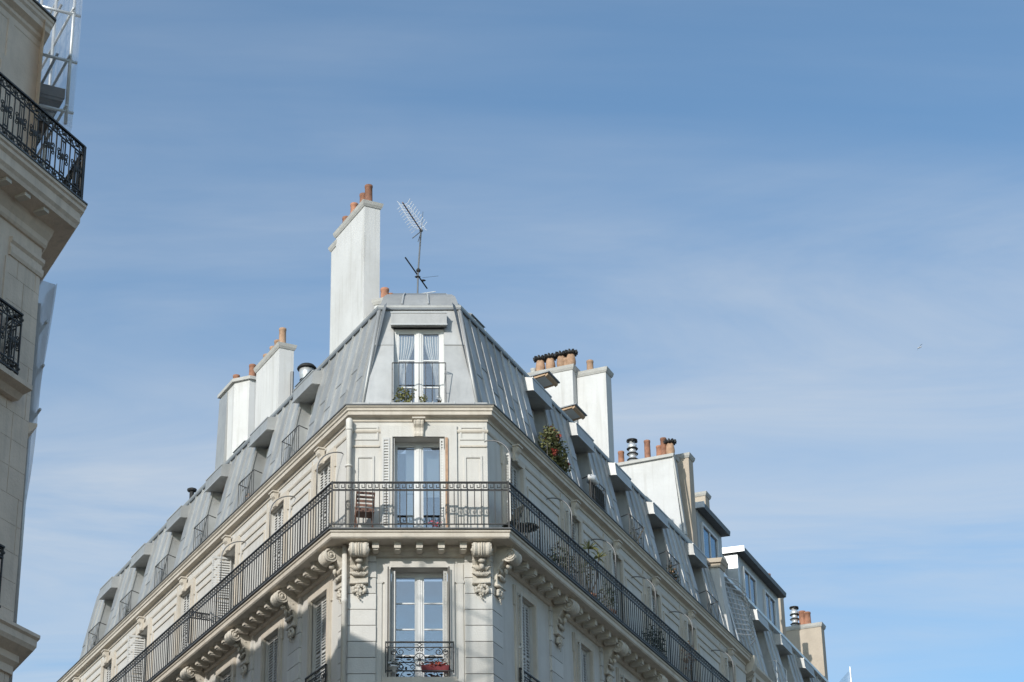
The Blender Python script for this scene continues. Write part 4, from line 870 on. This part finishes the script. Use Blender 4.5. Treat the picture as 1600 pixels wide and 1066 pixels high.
def ornate_unit(w,h):
    mb=MB(); r=.0105
    mb.box(-w/2,w/2,-.02,.02,h-.03,h); mb.box(-w/2,w/2,-.011,.011,h-.19,h-.172); mb.box(-w/2,w/2,-.011,.011,.16,.178); mb.box(-w/2,w/2,-.013,.013,.02,.045)
    for zz in (h-.10,.103):
        for s in (-1,1): mb.tube([(s*w/4+.055*math.cos(a),0,zz+.055*math.sin(a)) for a in [2*math.pi*k/10 for k in range(11)]],.011,5)
        mb.ball((0,0,zz),.028); mb.ball((w/2,0,zz),.028)
        mb.tube([(-w/2,0,zz-.05),(0,0,zz+.05),(w/2,0,zz-.05)],.008,4)
    c=h/2
    for x in (-.055,.055): mb.box(x-.009,x+.009,-.009,.009,.19,h-.20)
    mb.box(-.06,.06,-.009,.009,h-.245,h-.225); mb.box(-.06,.06,-.009,.009,.215,.235)
    mb.box(-w/2-.009,-w/2+.009,-.009,.009,.045,h-.03)
    for s in (-1,1):
        mb.tube(spiral((s*.105,c+.07),.045,1.1,-math.pi/2,s,10),.0095,5); mb.tube(spiral((s*.105,c-.07),.045,1.1,math.pi/2,-s,10),.0095,5); mb.ball((s*.10,0,c),.035,6,(1.2,.5,.8))
    mb.ball((0,0,c),.05,6,(.8,.5,1.3)); mb.tube([(0,0,.23),(0,0,h-.23)],.008,4)
    return mb
UN=ornate_unit(.38,1.03).mesh('railing_panel',iron)
Fr=FLB@T(0,-.52,18.93)
rl=ob('railing',MB().box(-12,.225,-.022,.022,1.0,1.03).box(.19,.225,-.02,.02,0,1.03),iron,LB,Fr)
for k in range(18): sub('railing_panel',UN,None,rl,T(.03-.38*k,0,0))
pr=Lc(.52,18.93); fr2=frame(pr,uL); rl2=ob('railing',MB().box(0,2.2,-.022,.022,1.0,1.03).box(0.0,.035,-.02,.02,0,1.04),iron,LB,fr2)
for k in range(5): sub('railing_panel',UN,None,rl2,T(.22+.38*k,0,0))
for zz in (15.45,11.66):
    g=ob('window_guard',MB().box(-2.6,-.76,-.02,.02,1.0,1.03).box(-.79,-.76,0,.3,1.0,1.028).box(-.785,-.765,-.01,.01,0,1.0),iron,LB,FLB@T(0,-.30,zz))
    for k in range(5): sub('railing_panel',UN,None,g,T(-.95-.37*k,0,0))
    sub('railing_panel',cached('halfunit',lambda:ornate_unit(.28,1.03).mesh('railing_panel',iron)),None,g,T(-.77,.15,0)@RZ(R(90)))
# unseen taller rear block, added and sized to shade the lower left facade
H_RB=23.9
rw=ob('added_shade_block',MB().prism([Lr(6.1,0,0),Lr(32,0,0),Lr(32,-9,0),Lr(6.1,-9,0)],lambda p:(p.x,p.y,0),lambda p:(p.x,p.y,H_RB-.9)),old_stone,LB)
ob('cornice',MB().prism([Lr(6.0,.25,0),Lr(32,.25,0),Lr(32,-9,0),Lr(6.0,-9,0)],lambda p:(p.x,p.y,H_RB-.9),lambda p:(p.x,p.y,H_RB-.6)),old_stone,rw)
ob('roof',MB().prism([Lr(6.1,0,0),Lr(32,0,0),Lr(32,-9,0),Lr(6.1,-9,0)],lambda p:(p.x,p.y,H_RB-.6),lambda p:(p.x*.98+(-11)*.02,p.y,H_RB)),zinc_dark,rw)
# unseen terrace across the right street, added to darken the shaded side
OP=thing('unseen_terrace','unseen stone terrace across the right street, added to dim sky light on the shaded facade','building',P('R',14,16,0))
def Op(u,o,z): return P('R',u,16+o,z)
ops=[]
for u in range(-8,46,3):
    for z0 in (5,8.4,11.8,15.2): ops.append((-u-.55,-u+.55,z0,z0+2.2,.3))
FO=frame(P('R',0,16,0),-uR)
wall('wall',wall_mesh(-48,10,0,16,[o for o in ops if o[3]<15]),old_stone,OP,FO)
ob('cornice',MB().loft([[Op(u,o,z) for o,z in [(.0,15.5),(-.3,15.9),(-.35,16.1),(1,16.2),(1,15.5)]] for u in (-10,48)]),old_stone,OP)
ob('roof',MB().loft([[Op(u,o,z) for o,z in [(.3,16.1),(1.0,18.5),(4,19.0),(9,16.1)]] for u in (-10,48)]),zinc_dark,OP)
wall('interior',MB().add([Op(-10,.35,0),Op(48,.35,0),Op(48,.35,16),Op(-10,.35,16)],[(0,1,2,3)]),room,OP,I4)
# scaffold
def Ls(r,o,z): return Lr(r-1.4,o-(.40 if 0<z<19.5 else .62),z-.85 if z else 0)
SC=thing('scaffold','steel tube scaffold in pale translucent netting behind the left stone building','scaffold',Ls(3,.8,0))
for r,o,z0,z1 in ((2.0,1.0,21.7,25.6),(3.1,.95,19.85,25.6),(4.2,.95,19.85,25.6),(2.2,.40,21.7,25.6),(3.1,.42,19.85,25.6),(4.2,.42,19.85,25.6),(3.1,.85,12,18.85),(3.1,.5,12,18.85)):
    ob('standard',MB().tube([Ls(r,o,z0),Ls(r,o,z1)],.03,8),galv,SC,smooth=True)
for z in (16.9,17.7,18.5,22.0,23.0,23.95,24.9):
    a=3.1 if z<21.5 else 2.0
    ob('ledger',MB().tube([Ls(a-.1,.97,z),Ls(4.5,.97,z)],.025,8),galv,SC,smooth=True)
    ob('transom',MB().tube([Ls(a,.42,z-.06),Ls(a,1.12 if z>19 else .93,z-.06)],.027,8),galv,SC,smooth=True)
    ob('coupler',MB().ball(Ls(a,1.0 if z>19 else .86,z-.03),.045),galv,SC)
for r0,r1,z in ((2.1,3.3,22.2),(2.1,3.3,23.2)): ob('brace',MB().tube([Ls(r0,.8,z+.9),Ls(r1,.5,z)],.025,8),grey_metal,SC,smooth=True)
dk=ob('deck',MB().prism([Ls(2.0,.42,0),Ls(4.6,.42,0),Ls(4.6,.93,0),Ls(2.0,.93,0)],lambda p:(p.x,p.y,22.12-.85),lambda p:(p.x,p.y,22.17-.85)),deck_mat,SC)
sub('toe_board',MB().prism([Ls(1.98,.42,0),Ls(2.03,.42,0),Ls(2.03,.95,0),Ls(1.98,.95,0)],lambda p:(p.x,p.y,22.17-.85),lambda p:(p.x,p.y,22.36-.85)),deck_mat,dk)
for k in range(7): sub('deck_plank',MB().prism([Ls(2.05+.35*k,.43,0),Ls(2.32+.35*k,.43,0),Ls(2.32+.35*k,.9,0),Ls(2.05+.35*k,.9,0)],lambda p:(p.x,p.y,22.10-.85),lambda p:(p.x,p.y,22.118-.85)),galv if k%2 else deck_mat,dk)
def net(pts_fn,nu,nv,name,m=None):
    V=[];F=[]
    for j in range(nv+1):
        for i in range(nu+1): V.append(pts_fn(i/nu,j/nv))
    F=[(j*(nu+1)+i,j*(nu+1)+i+1,(j+1)*(nu+1)+i+1,(j+1)*(nu+1)+i) for j in range(nv) for i in range(nu)]
    return ob(name,MB().add(V,F).mesh(name,m or netting,True,False),None,SC)
net(lambda s,t:Ls(1.95+2.4*s,1.10+.03*math.sin(9*s+3*t),21.6+4.0*t),16,10,'netting')
net(lambda s,t:Ls(1.93+.03*math.sin(7*t),.42+.68*s,21.6+4.0*t),8,10,'netting')
def low(s,t):
    z=11.5+7.75*t; w=.52+.50*min(1,max(0,(z-11.5)/7.3))**.8; r=3.0+.35*(1-t)
    return Ls(r+.06*math.sin(8*t+6*s),.05+(w)*s+.03*math.sin(11*t+2*s),z)
net(low,10,26,'netting',netting_thick)
net(lambda s,t:Ls(3.0+.35*(1-t)+1.5*s,.05+.52+.50*t**.8+.03*math.sin(10*s+8*t),11.5+7.75*t),14,20,'netting',netting_thick)
# ------------------------------------------------------------------ aerial on the summit
AN=thing('television_aerial','thin rooftop television aerial with spiky white elements above the zinc summit','aerial',(-0.05,2.0,25.95))
ab=Vector((-.05,2.0,0))
ob('mast',MB().tube([ab+Vector((0,0,25.9)),ab+Vector((.02,0,26.9)),ab+Vector((.10,0,28.15))],.022,8),grey_metal,AN)
tip=ab+Vector((.10,0,28.12)); bd=Vector((-.34,-.93,.05)); bd.normalize(); pd=Vector((bd.y,-bd.x,0)).normalized()
ob('boom',MB().tube([tip-bd*.05,tip+bd*1.35],.018,6),chair_wood,AN)
el=MB()
for k in range(10):
    c=tip+bd*(.12+.125*k); w=.21-.004*k
    for s in (-1,1):
        for zz in (1,-1): el.tube([c,c+pd*s*w*.55+Vector((0,0,zz*.03)),c+pd*s*w+Vector((0,0,zz*.12))+bd*.03],.006,4)
ob('elements',el,bag_mat,AN)
ob('reflector',MB().tube([tip+Vector((.0,.0,-.02)),tip+Vector((-.22,-.05,-.25))],.012,5).tube([tip+Vector((0,0,-.05)),tip+Vector((-.08,-.05,-.35))],.010,5).tube([tip,tip+Vector((.05,0,.55))],.006,4).ball(tip,.05),grey_metal,AN)
m2=ab+Vector((.03,0,26.98))
ob('lower_boom',MB().tube([m2+Vector((-.33,-.35,.18)),m2+Vector((.22,.3,-.35))],.02,6).ball(m2,.06).tube([m2+Vector((.1,.1,-.15)),m2+Vector((.5,.1,-.10))],.005,4).ball(m2+Vector((.12,.15,-.2)),.05,6,(1.4,.8,.5)).ball(m2+Vector((-.02,0,-.18)),.055,6,(1.4,1,.5)),cowl_mat,AN)
ob('dipole',MB().tube([ab+Vector((-.35,-.2,26.15)),ab+Vector((.45,-.2,26.28))],.012,5),bag_mat,AN)
ob('stub',MB().tube([ab+Vector((-.12,-.2,25.95)),ab+Vector((-.2,-.2,26.18))],.016,5).ball(ab+Vector((-.2,-.2,26.2)),.05,6,(1.3,1,.5)),cowl_mat,AN)
# ------------------------------------------------------------------ bird
CC=Vector(cam.location); cp,sp=math.cos(PITCH),math.sin(PITCH)
bp_=CC+(Vector((0,cp,sp))+Vector((1,0,0))*((1437-640)/3300)-Vector((0,-sp,cp))*((543-740)/3300))*135
BD=thing('bird','tiny pale bird gliding in the empty sky on the right','bird',bp_)
ob('body',MB().lathe([(.005,-.16),(.03,-.12),(.045,-.02),(.04,.06),(.025,.12),(.004,.17)],8),feather,BD,Matrix.Translation(bp_)@Matrix.Rotation(R(70),4,'Y'))
for s in (-1,1):
    wv=[(0,-.05,0),(0,.06,0),(s*.14,.05,.05),(s*.14,-.03,.05),(s*.31,-.03,.0),(s*.29,.02,.0)]
    m=MB(); m.loft([[(x,y,z-.006) for x,y,z in (wv[0],wv[1])]+[(x,y,z+.006) for x,y,z in (wv[1],wv[0])],[(x,y,z-.005) for x,y,z in (wv[3],wv[2])]+[(x,y,z+.005) for x,y,z in (wv[2],wv[3])],[(x,y,z-.002) for x,y,z in (wv[4],wv[5])]+[(x,y,z+.002) for x,y,z in (wv[5],wv[4])]])
    ob('wing',m,feather_d,BD,Matrix.Translation(bp_)@Matrix.Rotation(R(-52),4,'Y'))
# ------------------------------------------------------------------ balcony furniture and plants
def folding_chair(name,label,loc,rz,m,group=None):
    c=thing(name,label,'chair',loc,group,rz); M=WM[c]
    for s in (-1,1):
        sub('leg',MB().tube([(s*.2,-.2,0),(s*.2,.18,.92)],.016,6),m,c); sub('leg',MB().tube([(s*.18,.2,0),(s*.18,-.16,.45)],.016,6),m,c)
    for k in range(5): sub('seat_slat',cached((m.name,'seat'),lambda:MB().box(-.2,.2,-.032,.032,-.01,.01).mesh('seat_slat',m)),None,c,T(0,-.17+.08*k,.45))
    for k in range(5):
        z=.56+.085*k; sub('back_slat',cached((m.name,'back'),lambda:MB().box(-.21,.21,-.01,.01,-.028,.028).mesh('back_slat',m)),None,c,T(0,-.2+.38*z/.92-.012,z))
    return c
folding_chair('folding_chair','slatted brown wooden folding chair left of the corner balcony window',(-1.26,-.34,Z_SLAB+.01),R(190),chair_wood)
folding_chair('folding_chair','dark folded metal chair behind the right balcony railing near the corner',P('R',0.55,.40,Z_SLAB+.01),R(-60),chair_green)
tb=thing('balcony_table','small dark round table behind the right balcony railing near the corner','table',P('R',1.35,.38,Z_SLAB+.01)); 
sub('table_top',MB().lathe([(.28,.66),(.29,.68),(.28,.70),(.02,.70)],16),chair_green,tb)
for k in range(3): sub('leg',MB().tube([(.22*math.cos(k*2.1),.22*math.sin(k*2.1),0),(-.12*math.cos(k*2.1),-.12*math.sin(k*2.1),.66)],.012,6),chair_green,tb)
def foliage(n,rx,ry,rz,size,seed,c=(0,0,0),hollow=.3):
    rn=random.Random(seed); mb=MB()
    for i in range(n):
        while True:
            p=Vector((rn.uniform(-1,1),rn.uniform(-1,1),rn.uniform(-1,1)))
            if hollow<p.length<1: break
        w=1+.35*math.sin(5*p.x+seed)*math.cos(4*p.z+seed)
        q=Vector((p.x*rx*w,p.y*ry*w,p.z*rz*w))+Vector(c); s=size*rn.uniform(.6,1.3)
        a=Vector((rn.uniform(-1,1),rn.uniform(-1,1),rn.uniform(-.6,.6))).normalized(); b=a.cross(Vector((rn.uniform(-1,1),rn.uniform(-1,1),rn.uniform(-1,1)))).normalized()
        mb.add([q-a*s*.5,q+b*s*.32,q+a*s*.5,q-b*s*.32],[(0,1,2,3)])
    return mb
def plant(name,label,loc,pot,fol,flowers=None,stems=None,cat='plant',group=None,rz=0):
    p=thing(name,label,cat,loc,group,rz)
    if pot: sub('pot' if pot[0]!='box' else 'planter',pot[1],pot[2],p,smooth=pot[0]!='box')
    if stems: sub('stems',stems,stem_mat,p)
    f=sub('foliage',fol[0].mesh('foliage',fol[1],normals=False),None,p); f['kind']='stuff'
    if flowers: g=sub('flowers',flowers[0].mesh('flowers',flowers[1],normals=False),None,p); g['kind']='stuff'
    return p
ARZ=math.atan2(uR.y,uR.x)
potm=lambda r,h: MB().lathe([(r*.7,0),(r*.95,h*.8),(r*1.05,h*.8),(r*1.05,h),(r*.85,h),(r*.8,h*.85),(.01,h*.85)],12)
trough=lambda w,d,h: MB().hexa([(-w/2+.02,-d/2+.02,0),(w/2-.02,-d/2+.02,0),(w/2-.02,d/2-.02,0),(-w/2+.02,d/2-.02,0),(-w/2,-d/2,h),(w/2,-d/2,h),(w/2,d/2,h),(-w/2,d/2,h)])
plant('window_planter','black trough of yellow-green herbs behind the summit dormer rail',(-.17,.34,22.36),('box',trough(.78,.18,.17),pot_black),(foliage(330,.24,.12,.24,.075,1,(-.17,-.03,.34),0).join(foliage(90,.10,.08,.15,.06,2,(.25,-.02,.27),0)),leaf_yellow))
plant('flower_pot','small terracotta pot with white flowers at the right of the summit dormer',(.45,.30,22.36),('pot',potm(.09,.15),terracotta),(foliage(40,.07,.07,.08,.05,3,(0,0,.22),0),leaf_dark),(foliage(26,.07,.07,.09,.05,4,(.02,-.03,.28),0),bag_mat))
plant('geranium','big sprawling geranium with red blooms hanging in the first right dormer',P('R',5.0,-.32,22.42),('box',trough(1.0,.2,.2),pot_black),(foliage(1000,.62,.26,.5,.10,5,(-.05,-.05,.78),.1).join(foliage(260,.2,.2,.22,.09,60,(-.45,-.1,1.05),0)).join(foliage(200,.2,.15,.2,.09,61,(.5,-.1,.55),0)).join(foliage(420,.42,.18,.5,.085,6,(.05,-.06,.12),.1)),leaf),(foliage(90,.4,.2,.16,.09,7,(-.2,-.1,1.12),.2).join(foliage(34,.12,.1,.1,.09,8,(-.35,-.2,.6),0)).join(foliage(30,.1,.1,.10,.09,9,(.55,-.15,.62),0)),petal),rz=ARZ)
sc=thing('reed_screen','dark brown reed privacy screen tied behind the second right dormer rail','screen',P('R',8.22,-.335,22.45))
scm=MB(); [scm.tube([(x,0,0),(x+random.uniform(-.006,.006),0,1.0+random.uniform(-.03,.05))],.011,5) for x in [-.56+.0245*k for k in range(46)]]
q=ob('reeds',scm,reed,sc,FR['R']@T(8.22,.335,22.45)); q['kind']='stuff'
ob('tie_wire',MB().box(-.57,.57,-.014,-.011,.2,.215).box(-.57,.57,-.014,-.011,.65,.665),iron,sc,FR['R']@T(8.22,.335,22.45))
bg_=thing('white_bag','crumpled white plastic bag on the second right dormer rail','bag',P('R',7.9,-.33,23.42)); bb=MB(); rn=random.Random(2)
rings=[[(.20*a*math.cos(2*math.pi*k/14)*(1+.18*rn.uniform(-1,1)),.13*a*math.sin(2*math.pi*k/14)*(1+.18*rn.uniform(-1,1)),z+.02*rn.uniform(-1,1)) for k in range(14)] for a,z in ((.5,0),(1,.05),(1.05,.16),(.85,.26),(.45,.33),(.15,.36))]
ob('bag_body',bb.loft(rings),bag_mat,bg_,FR['R']@T(7.88,.33,23.42)@Matrix.Diagonal((1.3,1,.7,1)),True)
plant('climbing_plant','bare tangled twigs with sparse leaves in the third right dormer',P('R',11.2,-.36,22.38),('box',trough(.9,.16,.15),pot_black),(foliage(90,.4,.15,.45,.07,11,(0,0,.5),0),leaf_dark),None,MB().tube([(0,.2,.1),(.1,.3,.5),(-.1,.35,.9)],.014,5).tube([(-.1,-.2,.1),(0,-.1,.6),(.15,-.25,1.0)],.012,5).tube([(.2,0,.1),(.1,.1,.5),(.25,.05,.95)],.012,5),rz=ARZ)
plant('potted_shrub','dry leafy shrub with withered leaves in the fourth right dormer',P('R',14.4,-.36,22.38),('box',trough(.9,.18,.18),pot_black),(foliage(240,.45,.15,.4,.08,12,(0,0,.55),0),leaf_dark),(foliage(50,.4,.15,.35,.1,13,(-.1,-.05,.6),0),clay_pale),rz=ARZ)
plant('palm_plant','spiky pale palm rising above the right balcony railing',P('R',5.35,.42,Z_SLAB),('pot',potm(.18,.32),terracotta),(foliage(60,.2,.2,.3,.09,14,(0,0,.9),0),leaf_yellow))
pl=bpy.data.objects['palm_plant']; fm=MB(); rn=random.Random(5)
for hd in ((0,0,1.55),(.25,.1,1.35),(-.1,.25,1.15)):
    for k in range(14):
        a=rn.uniform(0,6.28); e=rn.uniform(-.2,1.2); d=Vector((math.cos(a)*math.cos(e),math.sin(a)*math.cos(e),math.sin(e))); s=d.cross(Vector((0,0,1))).normalized()*.016; h=Vector(hd)
        fm.add([h+s,h-s,h+d*.17-s*.8+Vector((0,0,.01)),h+d*.30+Vector((0,0,-.05)),h+d*.17+s*.8],[(0,1,2,3,4)])
ff=sub('fronds',fm.mesh('fronds',leaf_yellow,normals=False),None,pl); sub('trunk',MB().tube([(0,0,.25),(.02,0,.9),(0,0,1.55)],[.03,.022,.016],6).tube([(0,0,.3),(.2,.08,.8),(.25,.1,1.35)],[.02,.016,.012],6).tube([(0,0,.3),(-.06,.15,.7),(-.1,.25,1.15)],[.02,.016,.012],6),stem_mat,pl)
plant('balcony_shrub','dark dense shrub in a box behind the right railing below the palm',P('R',3.5,.42,Z_SLAB),('box',trough(.3,1.2,.3),pot_black),(foliage(420,.2,.75,.40,.08,15,(0,0,.55),.1),leaf_dark),rz=-AR)
plant('balcony_shrub','small twiggy shrub behind the right railing past the palm',P('R',6.6,.42,Z_SLAB),('pot',potm(.2,.3),terracotta),(foliage(140,.25,.35,.35,.08,16,(0,0,.7),.1),leaf_yellow))
plant('balcony_shrub','dark bush behind the far right railing under the fourth awning bar',P('R',10.2,.42,Z_SLAB),('box',trough(.3,1.2,.3),pot_black),(foliage(420,.2,.8,.42,.08,17,(0,0,.55),.1),leaf_dark),rz=-AR)
plant('balcony_shrub','pale dry twigs standing above the far end of the right railing',P('R',13.2,.42,Z_SLAB),('pot',potm(.2,.3),terracotta),(foliage(160,.25,.3,.4,.08,18,(0,0,1.05),.1),clay_pale),None,MB().tube([(0,0,.2),(.05,0,.9)],.02,5))
plant('flower_pot','white pot of pink flowers on the sill of the corner balcony window',(.42,-.06,Z_SLAB),('pot',potm(.12,.2),bag_mat),(foliage(40,.1,.08,.1,.05,19,(0,0,.28),0),leaf_dark),(foliage(50,.16,.08,.08,.06,20,(-.1,-.02,.33),0),petal_pink))
plant('flower_box','red blooms in a box behind the scrolled guard of the lowest corner window',(.32,-.14,15.82),('box',trough(.62,.16,.13),red_cloth),(foliage(60,.3,.08,.1,.06,21,(0,0,.18),0),leaf_dark),(foliage(160,.32,.09,.09,.06,22,(0,-.03,.16),0),petal))
plant('flower_box','small white-flowered plant at the left end of the lowest corner window guard',(-.58,-.14,15.80),('pot',potm(.1,.14),bag_mat),(foliage(50,.13,.06,.09,.06,23,(0,0,.2),0),leaf_dark),(foliage(50,.14,.06,.10,.06,24,(.02,-.02,.18),0),bag_mat))
for k,(u,lb,mm) in enumerate(((7.65,'reddish plant behind the second dormer rail from the corner, left street',clay_pale),(18.0,'dark plant behind the fifth dormer rail from the corner, left street',leaf_dark),(21.25,'dark plant behind the last dormer rail, left street',leaf_dark))):
    plant('potted_plant',lb,P('L',u,-.45,22.4),('pot',potm(.13,.2),terracotta),(foliage(130,.16,.2,.28,.07,30+k,(0,0,.42),0),mm))
tp=thing('tarpaulin','white sheet corner standing at the far end of the right roofs','tarpaulin',P('R',38.2,-1.2,26.0))
ob('sheet',MB().hexa([P('R',38,-.9,25.2),P('R',38.05,-.9,25.2),P('R',38.05,-2.0,25.2),P('R',38,-2.0,25.2),P('R',38,-.85,27.1),P('R',38.05,-.85,27.1),P('R',38.05,-2.0,26.0),P('R',38,-2.0,26.0)]),netting,tp)
ob('pole',MB().tube([P('R',38.02,-.86,25),P('R',38.02,-.86,27.2)],.025,6),galv,tp)
